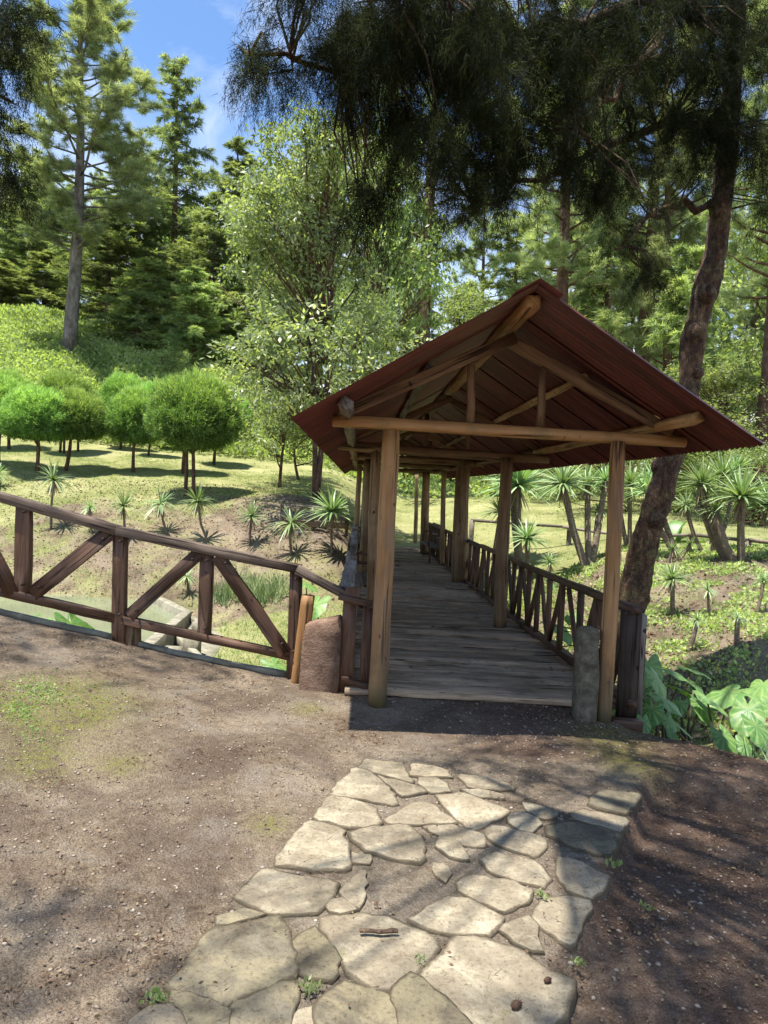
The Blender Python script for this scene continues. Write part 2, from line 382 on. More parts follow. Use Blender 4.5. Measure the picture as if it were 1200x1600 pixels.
M_litter = leafmat('dry_litter', (0.075, 0.035, 0.02), (0.17, 0.10, 0.05), (0.27, 0.21, 0.10), 0.1, rough=0.8)
M_canopy = leafmat('dark_hanging_needles', (0.006, 0.010, 0.004), (0.019, 0.028, 0.010), (0.11, 0.135, 0.045), 0.24, rough=0.75, spec=0.08)  # backlit dark and a few sunlit strands are put into these tints
M_pine = leafmat('pine_needles', (0.16, 0.195, 0.095), (0.31, 0.36, 0.19), (0.50, 0.54, 0.33), 0.4, rough=0.6, spec=0.15)  # pine, cypress and broadleaf greens paled and greyed in place of haze
M_cedar = leafmat('dark_cedar_foliage', (0.08, 0.11, 0.05), (0.19, 0.24, 0.11), (0.36, 0.41, 0.19), 0.45, rough=0.6, spec=0.15)
M_broad = leafmat('glossy_broad_leaves', (0.12, 0.165, 0.07), (0.29, 0.36, 0.155), (0.54, 0.58, 0.31), 0.42, rough=0.4, spec=0.5)
M_broad2 = leafmat('bright_broad_leaves', (0.11, 0.155, 0.05), (0.24, 0.31, 0.11), (0.44, 0.49, 0.21), 0.45, rough=0.45, spec=0.4)
M_topi = leafmat('clipped_cypress_foliage', (0.045, 0.11, 0.025), (0.17, 0.31, 0.07), (0.44, 0.59, 0.18), 0.4, rough=0.7, spec=0.12)
M_weed = leafmat('hillside_weeds', (0.15, 0.20, 0.06), (0.33, 0.41, 0.14), (0.54, 0.60, 0.26), 0.45, rough=0.6, spec=0.2)
M_yucca = leafmat('yucca_blades', (0.08, 0.15, 0.05), (0.18, 0.30, 0.10), (0.50, 0.57, 0.30), 0.2, rough=0.35, spec=0.5)
M_drythatch = leafmat('dry_yucca_thatch', (0.14, 0.09, 0.05), (0.26, 0.19, 0.11), (0.4, 0.32, 0.2), 0.1)
M_grass = leafmat('grass_blades', (0.08, 0.15, 0.03), (0.2, 0.31, 0.07), (0.36, 0.42, 0.15), 0.35)

def roofmat():
    m, t, out = nodes('rusty_red_roof_paint'); co, rnd = offcoord(t)
    n1 = noise(t, co, 7, 6, 0.7, 0.3, (1, 0.14, 1)); n2 = noise(t, co, 40, 3, 0.5)
    c = ramp(t, n1, [(0.3, (0.035, 0.012, 0.009)), (0.46, (0.09, 0.021, 0.014)), (0.58, (0.14, 0.033, 0.022)), (0.72, (0.13, 0.055, 0.028))])
    v = math_(t, 'ADD', math_(t, 'MULTIPLY', rnd, 0.5), 0.72)
    cc = t.nodes.new('ShaderNodeCombineColor')
    for i in range(3): t.links.new(v, cc.inputs[i])
    c = mix(t, 1.0, c, cc.outputs[0], 'MULTIPLY')
    p = N(t, 'ShaderNodeBsdfPrincipled', Roughness=0.45, Metallic=0.0); p.inputs['Specular IOR Level'].default_value = 0.5
    t.links.new(c, p.inputs['Base Color']); t.links.new(bump(t, n2, 0.2, 0.002), p.inputs['Normal']); t.links.new(p.outputs[0], out.inputs[0])
    return m
M_roof = roofmat()

def tarom(name, a, b, vein):
    m, t, out = nodes(name)
    c = t.nodes.new('ShaderNodeTexCoord'); s = t.nodes.new('ShaderNodeSeparateXYZ'); t.links.new(c.outputs['Object'], s.inputs[0])
    at = t.nodes.new('ShaderNodeAttribute'); at.attribute_name = 'tint'
    oi = t.nodes.new('ShaderNodeObjectInfo')
    n1 = noise(t, c.outputs['Object'], 6, 4)
    cc = ramp(t, math_(t, 'ADD', math_(t, 'MULTIPLY', n1, 0.6), math_(t, 'MULTIPLY', oi.outputs['Random'], 0.4)), [(0.25, a), (0.75, b)])
    cc = mix(t, at.outputs['Fac'], cc, vein)
    sp_ = noise(t, c.outputs['Object'], 13, 3, .6); cc = mix(t, ramp(t, sp_, [(.70, (0, 0, 0)), (.76, (.8, .8, .8))]), cc, (.16, .11, .05))
    cc = mix(t, ramp(t, noise(t, c.outputs['Object'], 3, 4, .7), [(.45, (0, 0, 0)), (.7, (.5, .5, .5))]), cc, (.30, .36, .10))
    p = N(t, 'ShaderNodeBsdfPrincipled', Roughness=0.42); p.inputs['Specular IOR Level'].default_value = 0.45
    t.links.new(cc, p.inputs['Base Color'])
    t.links.new(bump(t, math_(t, 'ADD', at.outputs['Fac'], math_(t, 'MULTIPLY', n1, 0.5)), 0.5, 0.008), p.inputs['Normal'])
    tr = t.nodes.new('ShaderNodeBsdfTranslucent'); t.links.new(mix(t, 1.0, cc, (1.5, 1.6, 0.5), 'MULTIPLY'), tr.inputs[0])
    ms = t.nodes.new('ShaderNodeMixShader'); ms.inputs[0].default_value = 0.3
    t.links.new(p.outputs[0], ms.inputs[1]); t.links.new(tr.outputs[0], ms.inputs[2]); t.links.new(ms.outputs[0], out.inputs[0])
    return m
M_taro = tarom('elephant_ear_leaf', (0.07, 0.18, 0.045), (0.17, 0.31, 0.085), (0.34, 0.46, 0.18))
M_tarodark = tarom('deep_green_leaf', (0.045, 0.14, 0.02), (0.09, 0.22, 0.035), (0.2, 0.33, 0.09))

# ------------------------------------------------------------------ terrain
COLS = [(-0.9, [(7, -1.0), (9, -1.5), (17.5, -1.5), (20, -1.15), (23, .3), (28, 2.0), (36, 3.5), (44, 7.7), (56, 14.3), (75, 19), (120, 24), (300, 24)]),
        (-.52, [(7, -1.0), (9, -1.5), (17.5, -1.5), (19.3, -1.15), (22, .2), (27, 2.0), (36, 3.5), (44, 7.7), (56, 14.3), (75, 19), (120, 24), (300, 24)]),
        (-.26, [(7, -1.0), (9, -1.6), (15, -1.6), (18.2, -1.5), (19.6, -.6), (20.6, .35), (25, 1.53), (33, 2.9), (40, 3.9), (52, 10.6), (80, 14), (120, 17), (300, 17)]),
        (-.087, [(7, -.9), (9, -1.4), (14, -1.35), (17, -.8), (20, .5), (24, 1.35), (38, 3.4), (60, 9), (120, 12), (300, 12)]),
        (.035, [(7, -.7), (9, -1.4), (15, -1.4), (22, -.6), (25.5, .02), (34, 1.4), (50, 3.5), (80, 6), (300, 8)]),
        (.174, [(7, -.7), (9, -1.3), (13, -1.1), (18, .0), (22, .7), (40, 2.4), (60, 4), (120, 6), (300, 8)]),
        (.35, [(6.3, -.7), (8, -.95), (9.5, -.4), (12, .15), (16, .8), (24, 1.4), (40, 3), (120, 6), (300, 8)]),
        (.53, [(5.5, -.5), (7, -.75), (8.3, -.5), (9.5, .0), (14, .95), (20, 1.2), (40, 3), (120, 6), (300, 8)]),
        (.9, [(3.5, -.5), (6, -.75), (8.0, -.65), (9.3, -.05), (13, .95), (20, 1.3), (40, 3), (120, 6), (300, 8)])]
TV = np.array([c[0] for c in COLS])
def farz(x, y):
    x, y = np.asarray(x, float), np.asarray(y, float)
    D = np.maximum(y, 1.0); t = np.clip(x / D, -0.899, 0.899)
    zs = np.stack([(np.interp(D * .95, *zip(*c)) + np.interp(D, *zip(*c)) + np.interp(D * 1.05, *zip(*c))) / 3 for _, c in COLS])
    i = np.clip(np.searchsorted(TV, t) - 1, 0, len(TV) - 2)
    f = (t - TV[i]) / (TV[i + 1] - TV[i]); f = f * f * (3 - 2 * f)
    z0 = np.take_along_axis(zs, i[None], 0)[0]; z1 = np.take_along_axis(zs, (i + 1)[None], 0)[0]
    return z0 * (1 - f) + z1 * f
def wob(x, y, s, seed=0):
    return (np.sin(x * s + 1.3 * seed) * np.cos(y * s * 1.17 + seed) + np.sin(x * s * 2.3 + y * s * 1.7 + seed * 2.1) * .5 + np.sin(y * s * 3.1 - x * s * 2.9 + seed) * .3) / 1.8
def edge_y(x):
    x = np.asarray(x, float)
    return np.where(x < 1.7, 6.62, 6.62 - 1.06 * sstep(1.7, 2.0, x) - 0.77 * np.maximum(x - 1.95, 0))
def plateau(x, y):
    s = 0.35 + 0.65 * sstep(2, 6, y)
    z = 0.17 * s * np.log1p(np.exp(-(x + 0.75) * 4)) / 4
    xe = 0.80 + (y - 2.8) * 0.51                      # right edge of the flagstone path
    drop = sstep(0.0, 0.10, x - xe) * (0.035 + 0.09 * sstep(2.6, 4.2, y)) * (1 - sstep(4.35, 4.7, y))
    z = z - drop - 0.05 * sstep(1.2, 3.0, x - xe * 0.5)
    onpath = sstep(-0.25, 0.0, xe - x) * sstep(-1.6, -1.0, x) * (1 - sstep(5.2, 5.4, y))
    det = wob(x, y, 1.7) * .012 + wob(x, y, 6.1, 3) * .007 + wob(x, y, 17, 5) * .004 + wob(x, y, 41, 9) * 0.0025
    return z + det * (1 - 0.85 * onpath)
def height(x, y):
    x, y = np.asarray(x, float), np.asarray(y, float)
    x, y = np.broadcast_arrays(x, y)
    f = farz(x, y) + wob(x, y, .35, 2) * .10 * sstep(18, 26, y) + wob(x, y, 1.9, 4) * .03 + wob(x, y, .13, 7) * .5 * sstep(36, 50, y)
    k = sstep(0, 1.3, (y - edge_y(x)) * np.where(x > 1.9, 0.8, 1.0))
    z = plateau(x, y) * (1 - k) + f * k
    # the sag of soil under the deck and the knoll left of the bridge
    z = z + 0.28 * np.exp(-(((x + 3.4) / 1.5) ** 2 + ((y - 23.5) / 2.0) ** 2))
    return z
def hz(x, y): return float(height(np.array([x]), np.array([y]))[0])
def hit(px, py, d0=7.0, d1=160.0):
    """where a photo pixel's ray meets the terrain"""
    d = ray(px, py); D = np.linspace(d0, d1, 4000)
    P = CAM[None] + D[:, None] * d[None]
    below = P[:, 2] < height(P[:, 0], P[:, 1])
    i = int(np.argmax(below)) if below.any() else len(D) - 1
    p = P[i].copy(); p[2] = hz(p[0], p[1])
    return p

def axis(stops):
    out = [stops[0][0]]
    for (a, _), (b, st) in zip(stops[:-1], stops[1:]):
        n = max(1, int(round((b - a) / st))); out += list(np.linspace(a, b, n + 1)[1:])
    return np.array(out)
xs = axis([(-260, 0), (-90, 20), (-40, 3), (-12, .6), (-5, .16), (5, .035), (12, .16), (40, .6), (90, 3), (260, 20)])
ys = axis([(-60, 0), (-8, 6), (1.2, .8), (7.5, .035), (12, .09), (30, .22), (60, .5), (120, 3), (300, 20)])
X, Y = np.meshgrid(xs, ys)
Z = height(X, Y)
nx, ny = len(xs), len(ys)
idx = np.arange(nx * ny).reshape(ny, nx)
F = np.stack([idx[:-1, :-1], idx[:-1, 1:], idx[1:, 1:], idx[1:, :-1]], -1).reshape(-1, 4)
beyond = sstep(0.1, .7, Y - edge_y(X))
tt = X / np.maximum(Y, 1)
lawn = np.where(tt < 0.02, sstep(20.5, 26, Y + wob(X, Y, .6) * 2.6 + wob(X, Y, 1.9, 2) * 1.2), sstep(14, 18, Y + wob(X, Y, .8) * 1.5))
lawn = np.maximum(lawn * .95, (0.27 + .13 * wob(X, Y, 1.1, 5) + .10 * wob(X, Y, 3.3, 1) + .07 * (tt < .1)) * beyond)
lawn = np.maximum(lawn, np.where((tt > -.26) & (tt < -.02) & (Y > 7.4) & (Y < 16.5), 0.8, 0))
knoll = np.exp(-(((X + 3.3) / 1.6) ** 2 + ((Y - 22.8) / 2.4) ** 2)); lawn = lawn * (1 - 0.75 * np.clip(knoll * 1.4 + .5 * knoll * wob(X, Y, 2.2, 3), 0, 1))
grassA = lawn * beyond
wild = sstep(34, 42, Y) * np.where(tt < .1, 1, .8)
mossA = np.zeros_like(X)
for (px, py, r) in ((50, 1110, .28), (150, 1110, .3), (100, 1140, .3), (190, 1190, .13), (60, 1195, .2), (480, 1110, .14), (30, 1130, .22), (950, 1150, .3), (985, 1195, .2), (420, 1290, .1)):
    c = PL(px, py, 0.1 if px < 300 else 0.0); mossA += np.exp(-((X - c[0]) ** 2 + ((Y - c[1]) * .8) ** 2) / r ** 2)
red = sstep(.2, 1.2, X) * (1 - beyond)
_pl = np.array([PL(a, b, 0)[:2] for a, b in ((180, 1640), (260, 1550), (370, 1400), (430, 1330), (500, 1260), (560, 1190), (600, 1180))]); _pl = _pl[np.argsort(_pl[:, 1])]
xl_ = np.interp(Y, _pl[:, 1], _pl[:, 0])
pathA = sstep(-.03, .05, X - xl_) * sstep(-.02, .06, .80 + (Y - 2.8) * .51 - X) * (1 - sstep(4.75, 4.95, Y)) * sstep(1.5, 1.8, Y)
terr = mesh_np('ground', np.column_stack([X.ravel(), Y.ravel(), Z.ravel()]), F, True,
               {'grass': grassA.ravel(), 'wild': (wild * beyond).ravel(), 'moss': np.clip(mossA, 0, 1).ravel(), 'litter': red.ravel(), 'path': pathA.ravel()})
def groundmat():
    m, t, out = nodes('soil_and_lawn')
    c = t.nodes.new('ShaderNodeTexCoord').outputs['Object']
    def at(n): a = t.nodes.new('ShaderNodeAttribute'); a.attribute_name = n; return a.outputs['Fac']
    n1 = noise(t, c, 1.6, 8, 0.65); n2 = noise(t, c, 22, 6, 0.7); n3 = noise(t, c, 120, 3, 0.7); n0 = noise(t, c, .45, 5, .6, .5)
    f = math_(t, 'ADD', math_(t, 'MULTIPLY', n1, .5), math_(t, 'MULTIPLY', n2, .5))
    soil = ramp(t, f, [(0.34, (0.09, 0.06, 0.04)), (0.45, (0.215, 0.162, 0.110)), (0.6, (0.345, 0.275, 0.198))])
    redd = ramp(t, f, [(0.32, (0.05, 0.028, 0.02)), (0.5, (0.12, 0.072, 0.052)), (0.66, (0.20, 0.14, 0.105))])
    soil = mix(t, ramp(t, noise(t, c, .9, 6, .65, 1.2), [(.46, (0, 0, 0)), (.60, (.65, .65, .65))]), soil, (0.115, 0.082, 0.06))
    soil = mix(t, ramp(t, noise(t, c, 2.3, 5, .6, .5), [(.52, (0, 0, 0)), (.66, (.5, .5, .5))]), soil, (0.30, 0.26, 0.21))
    soil = mix(t, math_(t, 'MULTIPLY', at('litter'), .8), soil, redd)
    soil = mix(t, 1.0, soil, ramp(t, n3, [(0.3, (0.5, 0.5, 0.5)), (0.55, (1, 1, 1)), (.72, (1.5, 1.45, 1.35))]), 'MULTIPLY')
    mort = ramp(t, f, [(0.34, (0.10, 0.075, 0.052)), (0.46, (0.20, 0.16, 0.115)), (0.6, (0.33, 0.28, 0.21))])
    mort = mix(t, 1.0, mort, ramp(t, n3, [(0.3, (0.6, 0.6, 0.6)), (0.6, (1.1, 1.1, 1.1))]), 'MULTIPLY')
    soil = mix(t, math_(t, 'MULTIPLY', at('path'), .8), soil, mort)
    mf = math_(t, 'MULTIPLY', at('moss'), ramp(t, n2, [(0.38, (0, 0, 0)), (0.58, (.9, .9, .9))]))
    soil = mix(t, mf, soil, ramp(t, n3, [(.35, (0.12, 0.12, 0.03)), (.65, (0.27, 0.26, 0.07))]))
    lf = math_(t, 'ADD', math_(t, 'MULTIPLY', n0, .55), math_(t, 'MULTIPLY', n2, .45))
    grass = ramp(t, lf, [(0.36, (0.15, 0.17, 0.06)), (0.48, (0.27, 0.275, 0.11)), (0.6, (0.40, 0.38, 0.19))])
    grass = mix(t, 1.0, grass, ramp(t, n3, [(0.3, (0.55, 0.55, 0.5)), (0.6, (1.1, 1.1, 1.1))]), 'MULTIPLY')
    wildc = ramp(t, n2, [(0.35, (0.10, 0.15, 0.04)), (0.5, (0.21, 0.28, 0.085)), (0.65, (0.33, 0.38, 0.14))])
    grass = mix(t, at('wild'), grass, wildc)
    g = at('grass')
    gn = math_(t, 'ADD', math_(t, 'MULTIPLY', n1, .55), math_(t, 'MULTIPLY', n2, .45))
    gf = math_(t, 'SUBTRACT', math_(t, 'MULTIPLY', math_(t, 'ADD', g, gn), 4.0), 3.1, True)
    cc = mix(t, gf, soil, grass)
    p = N(t, 'ShaderNodeBsdfPrincipled', Roughness=0.95); p.inputs['Specular IOR Level'].default_value = 0.15
    t.links.new(cc, p.inputs['Base Color'])
    v = N(t, 'ShaderNodeTexVoronoi', Scale=70.0); t.links.new(c, v.inputs[0])
    h = math_(t, 'ADD', math_(t, 'MULTIPLY', n2, 1.2), math_(t, 'ADD', n3, math_(t, 'MULTIPLY', v.outputs['Distance'], -.5)))
    t.links.new(bump(t, h, 1.0, .022), p.inputs['Normal']); t.links.new(p.outputs[0], out.inputs[0])
    return m
M_ground = groundmat()
new_obj('ground', terr, None, M_ground, 'bare trodden soil by the path, lawn and hillside beyond the stream', None, None, 'structure')

# pond
def watermat():
    m, t, out = nodes('murky_pond_water'); c = t.nodes.new('ShaderNodeTexCoord').outputs['Object']
    n1 = noise(t, c, .6, 4); cc = ramp(t, n1, [(.3, (0.13, 0.155, 0.09)), (.7, (0.19, 0.21, 0.13))])
    p = N(t, 'ShaderNodeBsdfPrincipled', Roughness=0.08, IOR=1.33); t.links.new(cc, p.inputs['Base Color'])
    t.links.new(bump(t, noise(t, c, 3, 3, .5, 0, (1, .5, 1)), .12, .03), p.inputs['Normal']); t.links.new(p.outputs[0], out.inputs[0]); return m
wp = np.array([(-60, 7, 0), (-3.75, 7, 0), (-3.9, 12.4, 0), (-4.28, 16.5, 0), (-5.6, 18.4, 0), (-7, 21, 0), (-60, 24, 0)], float); wp[:, 2] = -1.2
me = bpy.data.meshes.new('pond_water'); me.from_pydata([tuple(a) for a in wp], [], [tuple(range(len(wp)))])
new_obj('pond_water', me, None, watermat(), 'still murky green pond held back by the concrete weir', None, None, 'structure')
# ------------------------------------------------------------------ the covered footbridge
R = np.random.default_rng(5)
def dx(D): return -0.035 * (D - 5.9)
DECKZ = 0.06
BR = empty('covered_footbridge', (0.9, 6.1, 0), 'timber footbridge on log posts under a rusty red corrugated gable roof, crossing the stream', 'footbridge')
DECK0, DECK1 = 6.12, 26.2
# deck planks
D = DECK0; k = 0
while D < DECK1:
    wd = float(R.choice([.22, .27, .32, .38, .44])) * R.uniform(.9, 1.1)
    xl = -0.24 + dx(D) + R.normal(0, .02); xr = 2.10 + dx(D) + R.normal(0, .02)
    tilt = R.normal(0, .006)
    zz = DECKZ - .03 + R.normal(0, .008)
    gap = R.uniform(.02, .06) + (0.03 if R.random() < .25 else 0)
    timber('plank', (xl, D + wd / 2 + R.normal(0, .012), zz + tilt), (xr, D + wd / 2 + R.normal(0, .012), zz - tilt), wd - gap, .05, M_plank, BR, R, side=(0, 0, 1), rough=.005, seg=14, bev=.006, warp=.006)
    D += wd
for x in (.05, .95, 1.8):
    log('stringer', (x + dx(6.4), 6.4, -.13), (x + dx(DECK1), DECK1, -.1), .11, .1, M_logdark, BR, R, seg=8)
for D_ in (9.7, 15, 18.6, 22.5):
    for x in (0.0, 1.85):
        log('pier_post', (x + dx(D_), D_, hz(x + dx(D_), D_) - .3), (x + dx(D_), D_, -.22), .12, .11, M_logdark, BR, R, seg=4)
    log('pier_beam', (-.3 + dx(D_), D_ , -.32), (2.2 + dx(D_), D_, -.32), .09, .09, M_logdark, BR, R, seg=6)

# roof frames
BEAMS = [  # depth, left end px, right end px, photo height px(left,right), half diameter
    (5.9, (520, 660), (1071, 688), .052), (9.8, (528, 696), (858, 717), .062), (15.0, (544, 711), (759, 726), .075), (18.8, (541, 723), (735, 733), .07), (22.5, (540, 731), (716, 739), .07)]
POSTS = [  # depth, foot px, top px, radii
    (5.93, (587, 1104), (613, 672), .092, .083, 'L'), (5.83, (941, 1140), (966, 690), .075, .066, 'R'),
    (9.8, (577, 985), (590, 704), .085, .075, 'L'), (9.75, (783, 986), (790, 716), .105, .095, 'R'),
    (15.0, (566, 902), (576, 718), .12, .10, 'L'), (15.0, (717, 915), (725, 716), .19, .145, 'R'),
    (18.8, (555, 885), (562, 727), .08, .07, 'L'), (18.6, (690, 888), (695, 735), .07, .065, 'R'),
    (22.5, (663, 865), (667, 738), .15, .13, 'R'), (22.5, (566, 868), (571, 735), .1, .1, 'L'), (26.2, (648, 852), (651, 742), .075, .075, 'R')]
for (D_, a, b, ra, rb, s) in POSTS:
    p0 = W(*a, D_); p1 = W(*b, D_); p0[2] = -.02 if D_ < 6 else DECKZ - .01
    mt = M_post if D_ < 6 else M_logdark
    log('post', p0, p1, ra * .86, rb * .86, mt, BR, R, sides=20, rough=.012, bend=.018 if D_ > 6 else .008, seg=16, knots=9)
def roofx(D_): return .96 - .036 * (D_ - 4.97)
def roofz(D_): return 3.175 + .013 * (D_ - 4.97)
HALF, RISE = 1.60, .975
SL = math.hypot(HALF, RISE)
for i, (D_, a, b, r) in enumerate(BEAMS):
    A, B = W(*a, D_), W(*b, D_)
    log('tie_beam', A, B, r, r * .93, M_log if i == 0 else M_logdark, BR, R, sides=14, rough=.02, bend=.012, seg=12, knots=6)
    cx, zr = roofx(D_), roofz(D_)
    apex = np.array([cx, D_ - .02, zr - .21])
    for s in (-1, 1):
        foot = np.array([cx + s * (HALF - .27), D_ - .02, zr - .21 - (HALF - .27) * RISE / HALF])
        foot[2] = max(foot[2], (A[2] + B[2]) / 2 + .06)
        timber('rafter', foot, apex + np.array([-s * .04, .0 + .03 * s, .02]), .085, .075, M_beam, BR, R, rough=.004)
        xs_ = cx + s * .28
        zt = (A[2] + B[2]) / 2
        top = zr - .21 - .28 * RISE / HALF - .03
        timber('strut', (xs_, D_ + .01, zt + r * .6), (xs_ + R.normal(0, .012), D_ + .01, top), .055, .05, M_beam, BR, R, rough=.003, warp=.006)
# purlins and ridge beam, in lengths lapped at the frames
RD0, RD1 = 4.97, 23.4
def purlin(off, wx, wy, name, start=5.12):
    cuts = [start, 9.95, 15.1, 19.0, RD1 - .15]
    for j, (d0, d1) in enumerate(zip(cuts[:-1], cuts[1:])):
        zz0 = roofz(d0) - abs(off) * RISE / HALF - .085; zz1 = roofz(d1) - abs(off) * RISE / HALF - .085
        timber(name, (roofx(d0) + off, d0, zz0), (roofx(d1) + off, d1 + .1, zz1), wx, wy, M_beam if j else (M_railgrey if off < 0 else M_log), BR, R, side=(-.5 * np.sign(off), 0, .85), rough=.005)
purlin(0.0, .10, .09, 'ridge_beam')
purlin(-1.26, .085, .07, 'purlin'); purlin(1.22, .085, .07, 'purlin', 5.2)
purlin(-.62, .07, .06, 'purlin', 5.9); purlin(.62, .07, .06, 'purlin', 5.9)
# corrugated sheets
SW = .80; nw = 10; sg = 6
u = np.linspace(0, SW, nw * sg + 1); wv = .012 * np.cos(u / SW * nw * 2 * np.pi)
rows = 3; v = []
for j in range(rows):
    t = j / (rows - 1); v.append(np.column_stack([u, np.full_like(u, t * (SL + .02)), wv + .006 * math.sin(t * 3.1) - .004]))
v = np.concatenate(v); n_ = len(u)
q = [(j * n_ + i, j * n_ + i + 1, (j + 1) * n_ + i + 1, (j + 1) * n_ + i) for j in range(rows - 1) for i in range(n_ - 1)]
sheet = mesh_np('roof_sheet', v, np.array(q), True); sheet.materials.append(M_roof)
nS = int(round((RD1 - RD0) / (SW - .04)))
for i in range(nS):
    d0 = RD0 + i * (SW - .04)
    for s in (-1, 1):
        o = new_obj('roof_sheet', sheet, BR)
        c = Vector((roofx(d0), d0, roofz(d0) - .012 + (.004 if i % 2 else 0)))
        ex = Vector((roofx(d0 + 1) - roofx(d0), 1, .013)).normalized()
        ey = Vector((s * HALF, 0, -RISE + R.normal(0, .008))).normalized(); ez = ex.cross(ey)
        m = Matrix.Identity(4)
        for a_ in range(3): m[a_][0], m[a_][1], m[a_][2], m[a_][3] = ex[a_], ey[a_], ez[a_], c[a_]
        place(o, m, BR)
# ridge cap
g = Geo()
for s in (-1, 1):
    pts = []
    for d_ in (RD0 - .03, RD1 + .03):
        for k_, t in enumerate((0, .19)):
            pts.append((roofx(d_) + s * t * HALF / SL, d_, roofz(d_) - t * RISE / SL + .017))
            pts.append((roofx(d_) + s * t * HALF / SL, d_, roofz(d_) - t * RISE / SL + .022))
    g.add(pts, [(0, 2, 6, 4), (1, 3, 7, 5), (0, 1, 3, 2), (4, 5, 7, 6), (2, 3, 7, 6), (0, 1, 5, 4)])
o = new_obj('ridge_cap', g.mesh('ridge_cap', False), BR, M_roof); place(o, Matrix.Identity(4), BR)

# railings of the bridge: child of the bridge, pieces are sub-parts
def railing(side):
    e = bpy.data.objects.new('railing', None); col.objects.link(e); e.parent = BR
    base = Vector((2.08 if side > 0 else -.30, 6.3, 0)); e.location = base - Vector(BR.location)
    X0 = 2.06 if side > 0 else -.27
    def rx(d): return X0 + dx(d) + (.04 if side > 0 and d < 8 else 0)
    d0, d1 = (5.98, 25.8) if side > 0 else (6.45, 25.8)
    cuts = [d0, 9.9, 13.4, 17.0, 21.2, d1]
    zt = lambda d: .86 + .006 * (d - 6)
    mr = M_rail if side > 0 else M_railgrey
    for a, b in zip(cuts[:-1], cuts[1:]):
        timber('top_rail', (rx(a), a, zt(a)), (rx(b), b + .03, zt(b)), .075 if side > 0 else .13, .06, mr, e, R, side=(0, 0, 1), rough=.004, warp=.008)
        timber('bottom_rail', (rx(a) + .01, a, .10), (rx(b) + .01, b, .10), .08, .07, M_rail, e, R, side=(0, 0, 1), rough=.004)
    d = d0 + .12; k = 0
    while d < d1 - .3:
        st = .52 * R.uniform(.85, 1.1)
        timber('baluster', (rx(d), d, .12), (rx(d), d + R.normal(0, .01), zt(d) - .03), .05, .085, M_rail, e, R, side=(0, 1, 0), rough=.003)
        a, b = (d + .05, d + st - .05) if k % 2 else (d + st - .05, d + .05)
        timber('brace', (rx(a) + .012, a, .15), (rx(b) + .012, b, zt(b) - .05), .035, .075, M_rail, e, R, side=(0, 1, 0), rough=.003)
        d += st; k += 1
    return e
railing(1); railing(-1)

# ------------------------------------------------------------------ benches on the bridge
def bench(name, x0, x1, d0, d1, back, label):
    e = empty(name, ((x0 + x1) / 2, (d0 + d1) / 2, DECKZ), label, 'bench', 'benches built along the bridge railings')
    n = 4; wdt = (x1 - x0) / n
    for i in range(n):
        xx = x0 + wdt * (i + .5)
        timber('seat_slat', (xx, d0, .48), (xx - .035 * (d1 - d0), d1, .48), wdt - .012, .03, M_railgrey, e, R, side=(0, 0, 1), rough=.002)
    for dd in (d0 + .1, d1 - .1):
        for xx in (x0 + .04, x1 - .04):
            timber('leg', (xx, dd, DECKZ), (xx, dd, .465), .05, .05, M_rail, e, R, rough=.002)
        timber('armrest', (x0 - .02, dd, .79), (x1, dd, .79), .05, .04, M_rail, e, R, side=(0, 0, 1), rough=.002)
        timber('arm_post', ((x1 if back < 0 else x0) + .0, dd, .5), ((x1 if back < 0 else x0), dd, .77), .045, .045, M_rail, e, R, rough=.002)
    bx = x0 - .03 if back < 0 else x1 + .03
    for zz in (.72, 1.0):
        timber('back_rail', (bx, d0, zz), (bx - .035 * (d1 - d0), d1, zz), .03, .10, M_railgrey, e, R, side=(0, 0, 1), rough=.003)
    return e
bench('bench', -.42, -.06, 9.9, 11.7, -1, 'slatted wooden bench on the left of the bridge deck, nearest to the entrance')
bench('bench', -.73, -.38, 19.2, 21.6, -1, 'grey wooden bench with tall back rails at the far left end of the bridge')
bench('bench', 1.20, 1.55, 18.9, 21.9, 1, 'wooden bench against the right railing, beside the thick far post')

# ------------------------------------------------------------------ entrance: pillars, boards
def pillar(name, pts, wx, wy, mat, label, slope=0.0):
    p0, p1 = pts
    g = Geo(); hx, hy = wx / 2, wy / 2; L = p1[2] - p0[2]
    lv = [(0, 1.0), (.2, 1.0), (.5, .985), (.8, .96), (.97, .93), (1.0, .82)]
    base = [(-1, -1), (0, -1.02), (1, -1), (1.02, 0), (1, 1), (0, 1.02), (-1, 1), (-1.02, 0)]
    v = []
    for (t, s) in lv:
        for (a, b) in base:
            c = p0 + (p1 - p0) * t
            v.append((c[0] + a * hx * s + R.normal(0, .004) - p0[0], c[1] + b * hy * s + R.normal(0, .004) - p0[1], c[2] - p0[2] + (slope * (-a) * t if t > .9 else 0)))
    q = [(i * 8 + j, i * 8 + (j + 1) % 8, (i + 1) * 8 + (j + 1) % 8, (i + 1) * 8 + j) for i in range(len(lv) - 1) for j in range(8)]
    c = len(v); v.append((p1[0] - p0[0], p1[1] - p0[1], p1[2] - p0[2] + .01)); e = (len(lv) - 1) * 8
    g.add(v, q, [(c, e + j, e + (j + 1) % 8) for j in range(8)])
    o = new_obj(name, g.mesh(name, False), None, mat, label, 'pillar')
    o.location = Vector(p0)
    return o
p = W(498, 1078, 6.35); q_ = W(506, 972, 6.35); p[2] = -.05; q_[2] = 0.60
pillar('concrete_pillar', (p, q_), .33, .24, M_redconcrete, 'reddish brown rendered pillar with sloped top beside the left fence end', -.035)
p = W(912, 1122, 5.86); q_ = W(919, 984, 5.86); p[2] = -.03; q_[2] = .73
pillar('concrete_pillar', (p, q_), .15, .18, M_greyconcrete, 'rough grey concrete pillar just left of the right front post')
p = W(465, 1078, 6.45); q_ = W(480, 930, 6.45); p[2] = -.05
